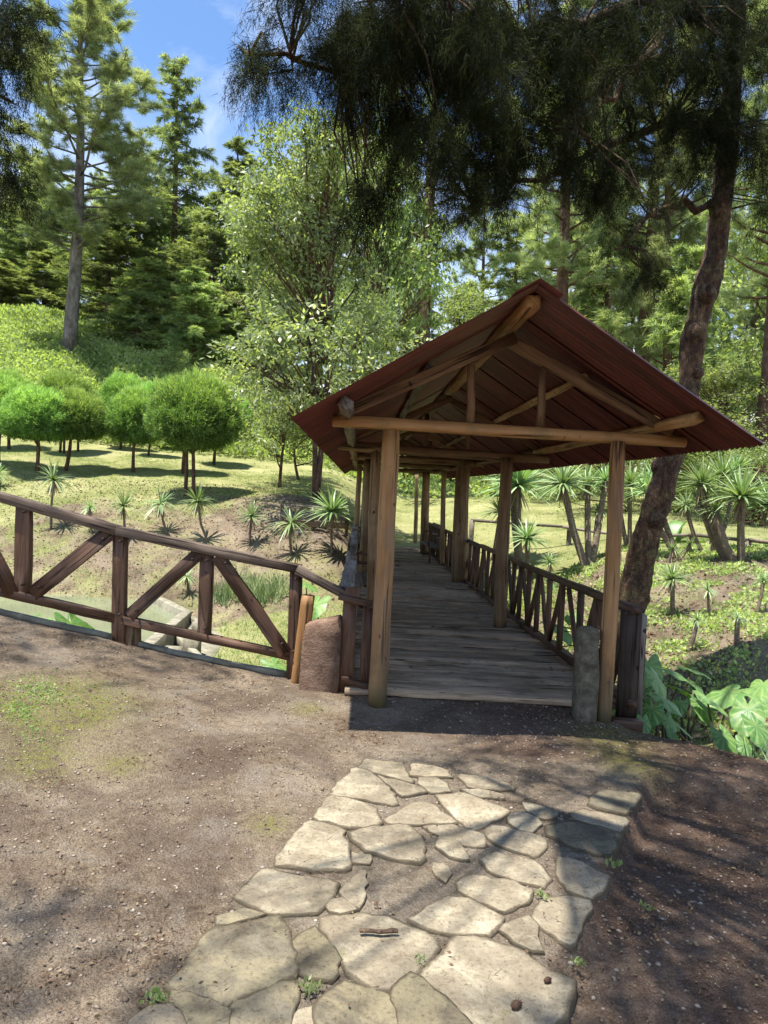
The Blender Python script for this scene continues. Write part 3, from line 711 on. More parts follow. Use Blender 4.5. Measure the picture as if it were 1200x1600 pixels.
o = log('log_post', p, q_, .055, .06, M_log, None, R, knots=6); tag(o, 'short orange brown log post standing between fence end and reddish pillar', 'log post')
# wide end boards on the right
e = empty('end_board', W(985, 1125, 5.95), 'wide dark upright boards closing the right railing behind the front post', 'boards')
b0, b1 = W(983, 1124, 6.0), W(992, 955, 6.0)
timber('board', b0 + np.array([-.02, .02, 0]), b1 + np.array([-.02, .02, 0]), .16, .055, M_blackboard, e, R, side=(.15, 1, 0))
timber('board', b0 + np.array([.085, .06, 0]), b1 + np.array([.085, .06, -.03]), .05, .15, M_railgrey, e, R, side=(.15, 1, 0))
timber('sill_board', W(955, 1131, 5.85), W(1001, 1134, 5.85), .10, .09, M_rail, e, R, side=(0, 0, 1))
# short left rail panel next to the left front post
e = empty('side_rail', W(550, 1080, 6.3), 'short dark baluster panel joining the fence to the left front post', 'railing')
for (a, b, wd) in (((533, 1075), (552, 918), .12), ((546, 1083), (551, 945), .065), ((566, 1090), (572, 948), .06), ((576, 1092), (580, 950), .045)):
    A, B = W(*a, 6.3), W(*b, 6.3); A[2] = -.02
    timber('baluster', A, B, wd, .06, M_rail, e, R)
timber('cross_rail', W(530, 932, 6.26), W(582, 944, 6.2), .05, .05, M_rail, e, R, side=(0, 0, 1))
timber('cross_rail', W(534, 1060, 6.26), W(580, 1076, 6.2), .05, .05, M_rail, e, R, side=(0, 0, 1))

# ------------------------------------------------------------------ left fence
FD = 6.55
e = empty('wooden_fence', W(250, 1020, FD), 'dark brown timber fence with diagonal braces along the left drop to the pond', 'fence')
def fb(name, a, b, wpx, dep, D_=FD, mat=M_rail, off=0.0, side=(0, 1, 0)):
    s = FPX / D_
    A, B = W(*a, D_), W(*b, D_); A[1] += off; B[1] += off
    return timber(name, A, B, wpx / s, dep, mat, e, R, side=side, rough=.003)
topm = wood('greyer_top_rail', (0.05, 0.034, 0.024), (0.12, 0.085, 0.062), (0.22, 0.17, 0.13), 0.7, 28, var=.1)  # top rail timber, greyer and lighter than the other fence pieces
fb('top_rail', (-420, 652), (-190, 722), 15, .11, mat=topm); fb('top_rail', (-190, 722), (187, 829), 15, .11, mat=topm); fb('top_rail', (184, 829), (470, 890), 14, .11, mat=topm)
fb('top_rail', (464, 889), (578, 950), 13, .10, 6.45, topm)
fb('bottom_rail', (-420, 818), (-195, 878), 14, .07); fb('bottom_rail', (-195, 878), (180, 966), 14, .07); fb('bottom_rail', (192, 968), (452, 1025), 13, .07)
for (a, b, wp_) in (((34, 930), (37, 786), 23), ((185, 1022), (188, 832), 20), ((319, 992), (323, 862), 20), ((456, 1072), (463, 892), 19), ((-120, 908), (-112, 745), 23), ((-285, 900), (-280, 700), 23)):
    fb('fence_post', a, b, wp_, .075, off=.012)
for (a, b, wp_) in (((52, 928), (172, 832), 23), ((203, 962), (312, 864), 20), ((340, 868), (446, 1020), 21), ((22, 928), (-60, 770), 22), ((-132, 890), (-205, 730), 22), ((-185, 728), (-215, 870), 20)):
    fb('brace', a, b, wp_, .05, off=-.012)
A, B = W(209, 1015, 6.62), W(209, 968, 6.62)
o = log('log_stub', A - np.array([0, 0, .1]), B, .075, .07, M_logdark, e, R, seg=5)
for (px, py) in ((36, 800), (34, 914), (187, 846), (186, 960), (322, 876), (320, 982), (462, 905), (458, 1018), (160, 842), (60, 918), (300, 874), (212, 954), (352, 880), (440, 1006)):
    P = W(px, py, FD - .085); g_ = Geo(); g_.tube(np.array([[0, .05, 0], [0, -.004, 0], [0, -.010, 0]]), [.008, .011, .008], 8); b_ = new_obj('bolt', g_.mesh('bolt'), e, M_blackboard); b_.location = Vector(P) - e.location
# timber edging along the drop
ed = empty('ground_edging', W(250, 1035, 6.6), 'thin pale edging board holding the soil along the fence', 'edging')
epx = [(-200, 925), (0, 967), (100, 985), (180, 1006), (260, 1024), (360, 1048), (455, 1070), (480, 1076)]
for a, b in zip(epx[:-1], epx[1:]):
    A, B = W(*a, 6.62), W(*b, 6.62)
    A[2] = hz(A[0], 6.55) + .008; B[2] = hz(B[0], 6.55) + .008
    timber('edging_board', A, B, .075, .045, M_concrete, ed, R, side=(0, 0, 1), rough=.003)

# ------------------------------------------------------------------ weir
e = empty('concrete_weir', PL(290, 960, -1.1), 'pale concrete weir wall and spillway at the corner of the pond', 'weir')
def wall(name, pts, z0, z1, th, parent=e):
    for a, b in zip(pts[:-1], pts[1:]):
        A, B = np.array([a[0], a[1], (z0 + z1) / 2]), np.array([b[0], b[1], (z0 + z1) / 2])
        timber(name, A, B, th, z1 - z0, M_concrete, parent, R, side=(0, 0, 1), rough=.002, seg=6)
c0, c1, c2 = PL(240, 929, -1.02), PL(292, 954, -1.02), PL(215, 1018, -1.02)
wall('wall', [c0[:2], c1[:2]], -1.9, -1.02, .2); wall('wall', [c1[:2], c2[:2] + (c2[:2] - c1[:2]) * .6], -1.9, -1.024, .22)
for (px, py) in ((292, 962), (278, 982), (245, 1000)):
    c = PL(px + 5, py, -1.02); timber('buttress', (c[0] + .25, c[1] - .1, -1.8), (c[0] + .25, c[1] - .1, -1.12), .3, .3, M_concrete, e, R)
s0 = [PL(262, 985, -1.25), PL(300, 972, -1.25), PL(368, 1022, -1.62), PL(330, 1055, -1.62)]
g = Geo()
s0 = [np.array(a) for a in s0]
top = s0; bot = [a - np.array([0, 0, .35]) for a in s0]
g.add(top + bot, [(0, 1, 2, 3), (7, 6, 5, 4), (0, 4, 5, 1), (1, 5, 6, 2), (2, 6, 7, 3), (3, 7, 4, 0)])
o = new_obj('spillway', g.mesh('spillway', False), e, M_concrete); place(o, Matrix.Identity(4), e)
for a, b in ((s0[1], s0[2]), (s0[0], s0[3])):
    timber('spillway_kerb', a + np.array([0, 0, .03]), b + np.array([0, 0, .03]), .14, .2, M_concrete, e, R, side=(0, 0, 1))

# ------------------------------------------------------------------ flagstones
def ca(p): return (200 + p[0] / 2.4, 1160 + p[1] / 2.4)
def cb(p): return (600 + p[0] / 2.4, 1160 + p[1] / 2.4)
SA = [[(890,57),(1025,75),(1065,150),(1030,140),(960,118),(868,95)], [(850,92),(910,108),(975,165),(1012,220),(990,226),(890,205),(760,192),(800,140)],
 [(935,118),(1100,165),(1118,180),(1030,195),(990,160)], [(765,200),(850,215),(925,245),(950,290),(925,308),(830,312),(702,280),(730,240)],
 [(965,282),(1040,240),(1085,215),(1130,222),(1225,290),(1230,297),(1100,298),(990,298)], [(680,293),(790,320),(820,375),(833,460),(700,472),(560,455),(590,390),(640,330)],
 [(832,340),(900,320),(1040,305),(1080,335),(1110,385),(1095,443),(1000,428),(900,400),(850,365)], [(500,475),(540,473),(640,500),(783,522),(770,550),(710,628),(600,632),(520,628),(405,575),(460,520)],
 [(720,645),(880,632),(960,640),(1100,700),(1160,755),(1090,840),(985,922),(880,890),(830,855),(770,740)],
 [(765,590),(800,580),(855,620),(800,635),(765,625)], [(800,555),(890,470),(885,560),(870,612),(840,600)], [(840,410),(905,415),(905,445),(840,445)], [(10,1050),(80,1000),(150,985),(205,1056),(200,1130),(0,1130)],
 [(640,1000),(700,975),(740,1000),(700,1050),(650,1130),(610,1100)]]
SAd = [[(330,690),(560,645),(600,700),(605,760),(620,870),(560,880),(400,955),(380,985),(290,1000),(150,905),(210,850),(270,740)], [(620,740),(700,680),(760,750),(790,800),(770,880),(690,870),(640,820)],
 [(155,925),(230,938),(375,1000),(365,1030),(370,1130),(215,1130),(165,1000)], [(392,965),(520,905),(628,888),(630,960),(600,1050),(590,1130),(385,1130)], [(705,990),(810,895),(975,940),(1000,1010),(1060,1130),(725,1130)],
 [(335,655),(430,622),(510,640),(340,682)]]
SB = [[(105,75),(180,85),(235,100),(255,125),(165,125),(105,120)], [(130,128),(190,128),(230,145),(252,178),(180,182),(150,160)], [(285,115),(370,125),(485,160),(480,172),(400,168),(320,160)],
 [(195,195),(300,185),(400,225),(465,250),(440,270),(360,310),(325,325),(265,265)], [(290,172),(380,178),(440,190),(450,205),(370,200),(320,185)], [(520,218),(600,235),(650,255),(630,275),(580,275),(545,250)],
 [(475,270),(510,260),(570,280),(587,300),(560,330),(510,322),(475,295)], [(700,262),(745,245),(900,275),(912,290),(885,330),(800,305),(720,285)],
 [(150,310),(250,300),(370,335),(375,380),(300,375),(200,335)], [(205,350),(240,345),(280,370),(320,430),(250,420),(200,385)], [(385,340),(400,305),(450,310),(600,355),(605,375),(560,420),(500,400),(430,375)],
 [(365,440),(420,408),(560,440),(622,500),(600,532),(500,510),(400,475)], [(650,425),(700,430),(838,490),(830,510),(780,575),(690,545),(655,490)], [(275,520),(330,490),(450,510),(550,545),(545,575),(455,625),(420,610),(330,570)],
 [(100,660),(240,572),(310,580),(440,645),(410,695),(340,710),(180,695)], [(590,590),(680,565),(770,580),(775,610),(705,760),(660,730),(560,650)], [(440,700),(540,640),(575,680),(600,770),(560,770)],
 [(265,720),(330,715),(520,780),(600,850),(705,882),(690,940),(640,1040),(600,1120),(400,1120),(260,975),(175,910),(145,850),(240,770)], [(185,450),(220,445),(245,480),(235,515),(200,490)]]
SBd = [[(780,205),(820,175),(957,185),(955,205),(905,260),(840,248),(770,225)], [(610,310),(690,295),(800,310),(885,340),(850,415),(790,410),(690,375),(620,345)],
 [(35,930),(100,865),(145,880),(180,925),(260,985),(340,1060),(360,1130),(70,1130),(60,1000)]]
PATH = empty('flagstone_path', (0.2, 3.5, 0), 'irregular pale flagstone path leading to the covered footbridge', 'path')
PATH['kind'] = 'structure'
RS = np.random.default_rng(11)
PATHPOLY = []
def flag(poly, mat):
    P = np.array([PL(a, b, .02)[:2] for a, b in poly]); cc_ = P.mean(0); dd_ = P - cc_; P = cc_ + dd_ * (1 + .014 / np.linalg.norm(dd_, axis=1))[:, None]; PATHPOLY.append(P)
    out = []
    n = len(P)
    for i in range(n):
        a, b = P[i], P[(i + 1) % n]; L = np.linalg.norm(b - a)
        m = max(1, min(7, int(L / .042)))
        for k in range(m):
            t = (k + (.12 if k == 0 else 0)) / m
            q = a + (b - a) * t
            nrm = np.array([b[1] - a[1], a[0] - b[0]]) / (L + 1e-9)
            out.append(q + nrm * RS.normal(0, .0065) if k else q + (P.mean(0) - q) * .01)
    out = np.array(out); c = out.mean(0); n = len(out)
    zt = hz(*c) + .007 + RS.uniform(0, .008)
    tl = RS.normal(0, .012, 2)
    def zz(q): return (q - c) @ tl
    v = []
    for (s, z) in ((1.06, -.12), (1.035, -.006), (1.02, .002), (.88, .004)):
        for q in out:
            r = c + (q - c) * s
            v.append((r[0] - c[0], r[1] - c[1], z + zz(r) + (RS.normal(0, .0018) if z > 0 else 0)))
    v.append((0, 0, .004))
    q = [(k * n + i, k * n + (i + 1) % n, (k + 1) * n + (i + 1) % n, (k + 1) * n + i) for k in range(3) for i in range(n)]
    t = [(4 * n, 3 * n + i, 3 * n + (i + 1) % n) for i in range(n)]
    area = 0.5 * np.sum(out[:, 0] * np.roll(out[:, 1], -1) - np.roll(out[:, 0], -1) * out[:, 1])
    if area < 0: q = [f[::-1] for f in q]; t = [f[::-1] for f in t]
    me = mesh_np('flagstone', np.array(v), [np.array(q), np.array(t)], False, {'rim': [1.0] * (2 * n) + [.62] * n + [0.0] * (n + 1)})
    o = new_obj('flagstone', me, PATH, mat); o.location = Vector((c[0], c[1], zt)) - PATH.location
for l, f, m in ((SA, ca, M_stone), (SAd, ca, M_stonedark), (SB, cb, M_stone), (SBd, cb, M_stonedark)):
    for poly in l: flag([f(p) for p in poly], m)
# ------------------------------------------------------------------ foliage generators (numpy)
def unit(a): return a / (np.linalg.norm(a, axis=-1, keepdims=True) + 1e-9)
def rdir(rng, n): return unit(rng.normal(0, 1, (n, 3)))
def needles(pos, dirs, length, width, tint, rng):
    """one thin triangle per needle"""
    n = len(pos); length = np.broadcast_to(length, (n,))[:, None]
    s = unit(np.cross(dirs, rdir(rng, n))) * width
    v = np.stack([pos - s, pos + s, pos + dirs * length], 1).reshape(-1, 3)
    return v, np.arange(3 * n).reshape(-1, 3), np.repeat(tint, 3)
def leafquads(pos, dirs, length, width, tint, rng, fold=.25):
    n = len(pos); length = np.broadcast_to(length, (n,))[:, None]; width = np.broadcast_to(width, (n,))[:, None]
    s = unit(np.cross(dirs, rdir(rng, n))); nn = np.cross(s, dirs)
    mid = pos + dirs * length * .45 + nn * width * fold
    v = np.stack([pos, mid - s * width, pos + dirs * length, mid + s * width], 1).reshape(-1, 3)
    return v, np.arange(4 * n).reshape(-1, 4), np.repeat(tint, 4)
def fmesh(name, v, f, tint, mat):
    me = mesh_np(name, v, f, False, {'tint': np.clip(tint, 0, 1)}); me.materials.append(mat); return me
def bend_branch(p0, d, L, up, n=5, rng=None, wig=.06):
    pts = [np.array(p0, float)]; d = np.array(d, float); d /= np.linalg.norm(d)
    for i in range(n):
        d = d + np.array([0, 0, up / n]) + (rng.normal(0, wig, 3) if rng is not None else 0); d /= np.linalg.norm(d)
        pts.append(pts[-1] + d * L / n)
    return np.array(pts)
def along(path, t):
    t = np.clip(t, 0, .9999) * (len(path) - 1); i = t.astype(int); f = (t - i)[:, None]
    return path[i] * (1 - f) + path[i + 1] * f, unit(path[i + 1] - path[i])

def make_pine(seed, H=24, crown0=.30, R=4.2, nb=75, tr=.40, sparse=1.0, top_r=1.4):
    rng = np.random.default_rng(seed); g = Geo()
    lean = rng.normal(0, .015, 2)
    tp = np.array([[lean[0] * H * t + .12 * math.sin(5 * t + seed), lean[1] * H * t + .1 * math.cos(4 * t), H * t] for t in np.linspace(0, 1, 16)])
    g.tube(tp, np.linspace(tr, .05, 16) * np.where(np.arange(16) == 0, 1.3, 1), 10, rng, .05)
    P, Dr, Ti = [], [], []
    az = 0
    for i in range(nb):
        t = crown0 + (1 - crown0) * (i + .5) / nb; az += 2.4 + rng.normal(0, .4)
        h = (t - crown0) / (1 - crown0)
        L = (R * (1 - h) ** .55 + top_r * h) * rng.uniform(.55, 1.1) * (0.55 + .45 * min(1, h * 4))
        c, _ = along(tp, np.array([t]))
        el = rng.uniform(-.1, .45) + h * .3
        br = bend_branch(c[0], (math.cos(az) * math.cos(el), math.sin(az) * math.cos(el), math.sin(el)), L, .35, 6, rng, .09)
        g.tube(br, np.linspace(.075 * (1 - h * .6), .014, 7), 5)
        if rng.random() < .10 and h < .3: continue                    # bare dead limb
        ns = int(9 * sparse * (L / 2.5) + 3)
        ts = rng.uniform(.35, 1, ns); q, dd = along(br, ts)
        for k in range(ns):
            sd = unit(dd[k] * .8 + rng.normal(0, .6, 3) + np.array([0, 0, .15])); sl_ = rng.uniform(.35, 1.0) * (L / 3.5)
            sub = bend_branch(q[k], sd, sl_, .3, 3, rng, .1); g.tube(sub, [.02, .015, .012, .008], 3, cap=False)
            m = int(rng.integers(3, 6))
            a, b = along(sub, rng.uniform(.3, 1, m)); a[-1] = sub[-1]
            nn = 30
            pos = np.repeat(a, nn, 0) + rng.normal(0, .05, (m * nn, 3)); dr = unit(np.repeat(b, nn, 0) * .45 + rdir(rng, m * nn) + np.array([0, 0, -.12]))
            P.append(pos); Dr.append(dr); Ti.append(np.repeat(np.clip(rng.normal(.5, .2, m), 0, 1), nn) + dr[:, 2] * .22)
    P, Dr, Ti = np.concatenate(P), np.concatenate(Dr), np.concatenate(Ti)
    v, f, ti = needles(P, Dr, rng.uniform(.22, .40, len(P)), .012, Ti, rng)
    return g.mesh('trunk'), fmesh('crown', v, f, ti, M_pine), H
def make_cedar(seed, H=22, R=3.6, crown0=.08, nb=110, tr=.32, mat=None, droop=-.5, dens=1.0, tipl=.42):
    rng = np.random.default_rng(seed); g = Geo()
    tp = np.array([[.35 * math.sin(2.2 * t + seed) * t, .25 * math.cos(3 * t + seed) * t, H * t] for t in np.linspace(0, 1, 14)])
    g.tube(tp, np.linspace(tr, .03, 14), 8, rng, .05)
    P, Dr, Ti, Ln = [], [], [], []; az = rng.uniform(0, 6)
    for i in range(nb):
        t = crown0 + (1 - crown0) * ((i + .5) / nb) ** .9; az += 2.4 + rng.normal(0, .9); t = min(.995, max(crown0, t + rng.normal(0, .012))); h = (t - crown0) / (1 - crown0)
        L = (R * (1 - h) ** .6 + .35) * rng.uniform(.35, 1.25) * (.6 + .4 * min(1, h * 5))
        c, _ = along(tp, np.array([t])); el = rng.uniform(-.35, .75)
        br = bend_branch(c[0], (math.cos(az) * math.cos(el), math.sin(az) * math.cos(el), math.sin(el)), L, droop, 5, rng, .08)
        g.tube(br, np.linspace(.045, .01, 6), 4, cap=False)
        ns = int(26 * dens * L / 2.5) + 6; ts = rng.uniform(.12, 1, ns) ** .8; q, dd = along(br, ts)
        side = unit(np.cross(dd, np.array([0, 0, 1.0]))) * rng.choice([-1, 1], ns)[:, None]
        sd = unit(dd * .6 + side * rng.uniform(.2, 1, ns)[:, None] + np.array([0, 0, -.15]) + rng.normal(0, .38, (ns, 3)))
        sl_ = rng.uniform(.25, .75, ns) * (1 - .4 * ts) * (L / 3 + .35)
        m = 16
        tt_ = np.tile(np.linspace(.05, 1, m), ns); pos = np.repeat(q, m, 0) + np.repeat(sd * sl_[:, None], m, 0) * tt_[:, None]
        pos[:, 2] -= .18 * tt_ ** 2 * np.repeat(sl_, m)
        pos += rng.normal(0, .035, pos.shape)
        dr = unit(np.repeat(sd, m, 0) + rdir(rng, ns * m) * .75 + np.array([0, 0, -.25]))
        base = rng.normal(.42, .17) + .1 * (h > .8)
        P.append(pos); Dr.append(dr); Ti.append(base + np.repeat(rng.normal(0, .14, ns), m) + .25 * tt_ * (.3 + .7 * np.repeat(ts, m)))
        Ln.append(rng.uniform(.12, tipl, ns * m))
    P, Dr, Ti, Ln = map(np.concatenate, (P, Dr, Ti, Ln))
    v, f, ti = needles(P, Dr, Ln, .028, Ti, rng)
    return g.mesh('trunk'), fmesh('crown', v, f, ti, mat or M_cedar), H
def make_broad(seed, H=14, R=4.5, crown0=.22, nclus=420, leaf=(.13, .2), nl=34, tr=.2, mat=None, shape=1.0, lobes=9, multi=1, cr=.55, ymul=1.0):
    rng = np.random.default_rng(seed); g = Geo()
    # lobes: uneven masses round the stem
    lb = []
    for i in range(lobes):
        h = crown0 + .12 + (1 - crown0 - .18) * (i + rng.uniform(0, 1)) / lobes; a = rng.uniform(0, 6.28)
        rr = R * (1 - abs(h - .5) * 1.1) * shape
        lb.append((np.array([math.cos(a) * rr * .5, math.sin(a) * rr * .5, h * H]), rr * rng.uniform(.42, .65) + .3))
    lb.append((np.array([0, 0, H * .9]), R * .35))
    trunks = []
    for k in range(multi):
        a = rng.uniform(0, 6.28); b = np.array([math.cos(a), math.sin(a)]) * (.25 * (multi > 1))
        tp = np.array([[b[0] * (1 + 3 * t) + .25 * math.sin(3 * t + k), b[1] * (1 + 3 * t) + .2 * math.sin(4 * t + k), H * .88 * t] for t in np.linspace(0, 1, 10)])
        g.tube(tp, np.linspace(tr, .03, 10), 9, rng, .06); trunks.append(tp)
    P, Dr, Ti = [], [], []
    for i in range(nclus):
        c, r = lb[rng.integers(len(lb))]
        d = unit(rng.normal(0, 1, 3)); d[2] = d[2] * .9 + .1
        p = c + d * r * rng.uniform(.55, 1.05) ** .6 * np.array([1, 1, .85])
        if p[2] < H * crown0 * .8: continue
        if i % 5 == 0:
            tp = trunks[i % multi]; s = tp[min(9, max(1, int((p[2] / (H * .88)) * 9 * .8)))]
            mid = (s + p) / 2 + rng.normal(0, .15, 3) - np.array([0, 0, .1 * r]); g.tube(np.array([s, mid, p]), [.05, .03, .012], 4, cap=False)
        n = int(nl * rng.uniform(.6, 1.3)); q = p + rng.normal(0, 1, (n, 3)) * cr * .45 * np.array([1, 1, .7])
        dr = unit(rng.normal(0, .8, (n, 3)) + d * .5 + np.array([0, 0, -.55]))
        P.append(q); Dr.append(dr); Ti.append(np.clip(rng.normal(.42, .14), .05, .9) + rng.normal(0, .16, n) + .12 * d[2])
    P, Dr, Ti = map(np.concatenate, (P, Dr, Ti))
    n = len(P); Ln = rng.uniform(leaf[0], leaf[1], n)
    v, f, ti = leafquads(P, Dr, Ln, Ln * .2, Ti, rng)
    return g.mesh('trunk'), fmesh('crown', v, f, ti, mat or M_broad), H
def make_topiary(seed, Rr=1.5, Hc=2.5, stem=1.35, twin=False, n=6000, flat=.0):
    rng = np.random.default_rng(seed); g = Geo()
    for k in range(2 if twin else 1):
        o = .09 * (k * 2 - 1) if twin else 0
        tp = np.array([[o * (1 - t) + .16 * math.sin(2.4 * t + seed + k) * t + o, .04 * math.sin(4 * t), (stem + Hc * .6) * t] for t in np.linspace(0, 1, 9)])
        g.tube(tp, np.linspace(.11, .05, 9) * (.8 if twin else 1), 9, rng, .08)
    for k in range(7):
        a = rng.uniform(0, 6.28); g.tube(bend_branch((0, 0, stem * .85 + .05 * k), (math.cos(a), math.sin(a), .7), Rr * .8, .2, 3, rng), [.035, .025, .018, .01], 4, cap=False)
    d = rdir(rng, n); rad = rng.uniform(.55, 1.0, n) ** .65
    th, ph = np.arctan2(d[:, 1], d[:, 0]), d[:, 2]; nb_ = rdir(rng, 70); bl = (d @ nb_.T).max(1); bl = (bl - .90) / .1
    lump = 1 + .07 * np.sin(3 * th + seed) * np.cos(3 * ph * 2 + seed) + .05 * np.sin(7 * th + 2 * seed + 5 * ph) + .22 * np.clip(bl, -.7, 1)
    zc = stem + Hc * .45
    S = np.array([Rr, Rr, Hc * .5]); q = d * (rad * lump)[:, None] * S
    q[:, 2] = np.where(q[:, 2] < -Hc * .33, -Hc * .33 + (q[:, 2] + Hc * .33) * .45, q[:, 2]); q[:, :2] *= (1 + .08 * (d[:, 2:3] < 0))
    q[:, 2] += zc
    q[:, 0] += .1 * math.sin(seed)
    kp = (bl > .1) | (rng.uniform(0, 1, n) < .5); q, d, rad, bl = q[kp], d[kp], rad[kp], bl[kp]; n = len(q)
    sp_ = rng.uniform(0, 1, n) < .06; q = q + d * (sp_ * rng.uniform(.05, .22, n))[:, None]
    m = 12
    pos = np.repeat(q, m, 0) + rng.normal(0, .06, (n * m, 3)); out = np.repeat(d, m, 0)
    dr = unit(out * .7 + rdir(rng, n * m) * .6 + np.array([0, 0, .35]))
    ti = np.repeat(.34 + .40 * np.clip(d[:, 2], -.5, 1) + .22 * np.clip(bl, -1, 1) + rng.normal(0, .17, n), m)  # painted shading: tint paler on top, darker below and in the hollows
    v, f, t2 = needles(pos, dr, rng.uniform(.07, .19, n * m), .018, ti, rng)
    return g.mesh('trunk'), fmesh('crown', v, f, t2, M_topi), stem + Hc
def put_tree(name, tpl, base, scale, rz, label, cat, group, bark, sxy=None, sink=.15, lean=(0, 0)):
    tm, cm, H = tpl
    if len(tm.materials) == 0: tm.materials.append(bark)
    e = empty(name, (base[0], base[1], base[2] - sink), label, cat, group)
    e.rotation_euler = (lean[0], lean[1], rz); e.scale = ((sxy or scale), (sxy or scale), scale)
    new_obj('trunk', tm, e); new_obj('crown', cm, e)
    return e

# ------------------------------------------------------------------ clipped round trees on the lawn
TOP = [make_topiary(1, 1.45, 2.2, 1.55), make_topiary(2, 1.35, 2.0, 1.6), make_topiary(3, 1.5, 2.3, 1.65, True), make_topiary(4, 1.3, 2.2, 1.4), make_topiary(5, 1.4, 2.2, 1.55)]
TL = [  # foot px, crown width px, crown top py, template, label
    (58, 738, 108, 602, 0, 'round clipped bright green tree, foremost on the left, trunk leaning left'),
    (103, 735, 96, 604, 1, 'round clipped tree just right of the foremost left one, dark trunk leaning right'),
    (208, 738, 82, 603, 3, 'small round clipped tree with a side twig low on its trunk, alone mid lawn'),
    (296, 775, 135, 578, 2, 'largest clipped tree with a forked reddish trunk, nearest to the knoll'),
    (286, 740, 90, 590, 1, 'clipped tree standing straight behind the largest one'),
    (334, 727, 74, 592, 4, 'clipped tree right behind the largest one, partly hidden by its crown'),
    (232, 712, 62, 596, 0, 'small clipped tree between the mid lawn one and the largest'),
    (-2, 727, 92, 585, 4, 'clipped tree cut off by the left edge of the photo'),
    (14, 702, 80, 578, 3, 'clipped tree in the back row at the far left'),
    (97, 708, 85, 578, 2, 'back row clipped tree peeking over the two foremost left ones'),
    (122, 706, 62, 596, 0, 'back row clipped tree whose trunk shows right of the leaning pair'),
    (188, 702, 68, 580, 4, 'back row clipped tree rising behind the small mid lawn one'),
    (367, 702, 48, 618, 3, 'small far clipped tree at the right end of the back row'),
    (262, 700, 60, 590, 1, 'back row clipped tree hidden behind the left shoulder of the largest one')]
for i, (px, py, wpx, ty, k, lab) in enumerate(TL):
    b = hit(px, py, 18); D_ = b[1]
    hgt = W(px, ty, D_)[2] - b[2]; wd = wpx * D_ / FPX
    tpl = TOP[k]; Rr = [1.45, 1.35, 1.5, 1.3, 1.4][k]
    ln = {0: (0, -.06), 1: (0, .1)}.get(i, (0, 0))
    put_tree('clipped_tree', tpl, b, hgt * .95 / tpl[2], i * .0 + (0 if i in (0, 1, 3) else i), lab, 'tree', 'clipped round trees on the lawn', M_barkbrown, sxy=wd / (2 * Rr * 1.20), sink=.03, lean=ln)

# ------------------------------------------------------------------ larger trees
B_center = make_broad(21, 15, 3.9, .18, 700, (.16, .27), 36, .11, M_broad, 1.1, 12, 2)
B_side = make_broad(22, 12, 3.2, .25, 360, (.16, .26), 34, .14, M_broad2, 1.1, 9)
B_bush = make_broad(23, 4.2, 2.4, .05, 200, (.10, .17), 40, .06, M_broad2, 1.3, 7, 3, .45)
B_grey = make_broad(24, 5.2, 1.5, .30, 170, (.14, .21), 34, .07, M_broad, 1.2, 8, 1, .4)
P1 = make_pine(31, 24, .27, 4.6, 95, .30, 1.25)
P2 = make_pine(32, 24, .40, 3.6, 55, .34, .9)
P3 = make_pine(33, 22, .28, 3.2, 60, .27, .9)
C1 = make_cedar(41, 22, 3.9, .06, 150, dens=.85, droop=-.25); C2 = make_cedar(42, 20, 3.3, .10, 125, .28, dens=.85, droop=-.2); C3 = make_cedar(43, 12, 2.7, .04, 110, .18, mat=M_cedarlight, droop=-.35, dens=1.3)
def tree_at(name, tpl, px, D_, ty, wpx, nomR, lab, bark, rz, py=None, group=None, lean=(0, 0), cat='tree'):
    if py is not None: b = hit(px, py, 12); D_ = b[1]
    else:
        p = W(px, 600, D_); b = np.array([p[0], p[1], hz(p[0], p[1])])
    h = W(px, ty, D_)[2] - b[2]; wd = wpx * D_ / FPX
    return put_tree(name, tpl, b, h / tpl[2], rz, lab, cat, group, bark, sxy=wd / (2 * nomR), lean=lean)
tree_at('pine_tree', P1, 110, 0, -60, 350, 4.6, 'tall open pine with pale trunk and long arching limbs on the left hillside', M_barkgrey, .6, py=558)
tree_at('cedar_tree', C3, 255, 0, 318, 240, 2.7, 'drooping mid green cypress standing in front of the darker ones on the hill', M_barkbrown, 1, py=548)
tree_at('cedar_tree', C1, 262, 62, 75, 190, 3.9, 'tallest dark cypress on the hill, its ragged tip against the sky', M_barkbrown, 2, lean=(0, .05))
tree_at('cedar_tree', C2, 200, 60, 230, 200, 3.3, 'dark cypress directly behind the pale pine trunk, right side', M_barkbrown, 3)
tree_at('cedar_tree', C1, 345, 66, 212, 200, 3.9, 'dark cypress between the tall ragged one and the broadleaf tree', M_barkbrown, 4)
tree_at('cedar_tree', C2, 40, 64, 240, 200, 3.3, 'dark cypress at the far left behind the pine limbs', M_barkbrown, 5)
tree_at('broadleaf_tree', B_center, 494, 0, 185, 350, 3.9, 'tall light green broadleaf tree beside the left roof eave', M_barkbrown, .4, py=790)
tree_at('broadleaf_tree', B_side, 590, 38, 165, 230, 3.2, 'broadleaf tree seen behind the middle, between the roof and the hanging veil', M_barkbrown, 2)
tree_at('broadleaf_tree', B_side, 425, 44, 260, 200, 3.2, 'yellowish broadleaf tree left of the tall light green one', M_barkbrown, 4)
tree_at('small_broadleaf_tree', B_grey, 437, 0, 575, 120, 1.5, 'small grey green tree with a bent trunk on the bare knoll', M_barkbrown, 1, py=762, lean=(0, .04))
tree_at('small_broadleaf_tree', B_grey, 468, 0, 610, 100, 1.5, 'small tree with a thin dark upright trunk right of the knoll', M_barkbrown, 2.5, py=750)
tree_at('pine_tree', P2, 656, 46, -80, 330, 3.6, 'straight dark pine whose trunk rises left of the roof ridge', M_barkbrown, 1)
tree_at('pine_tree', P2, 888, 36, -40, 300, 3.6, 'brown pine with leaning trunk behind the right of the roof ridge', M_barkbrown, 3, lean=(0, .03))
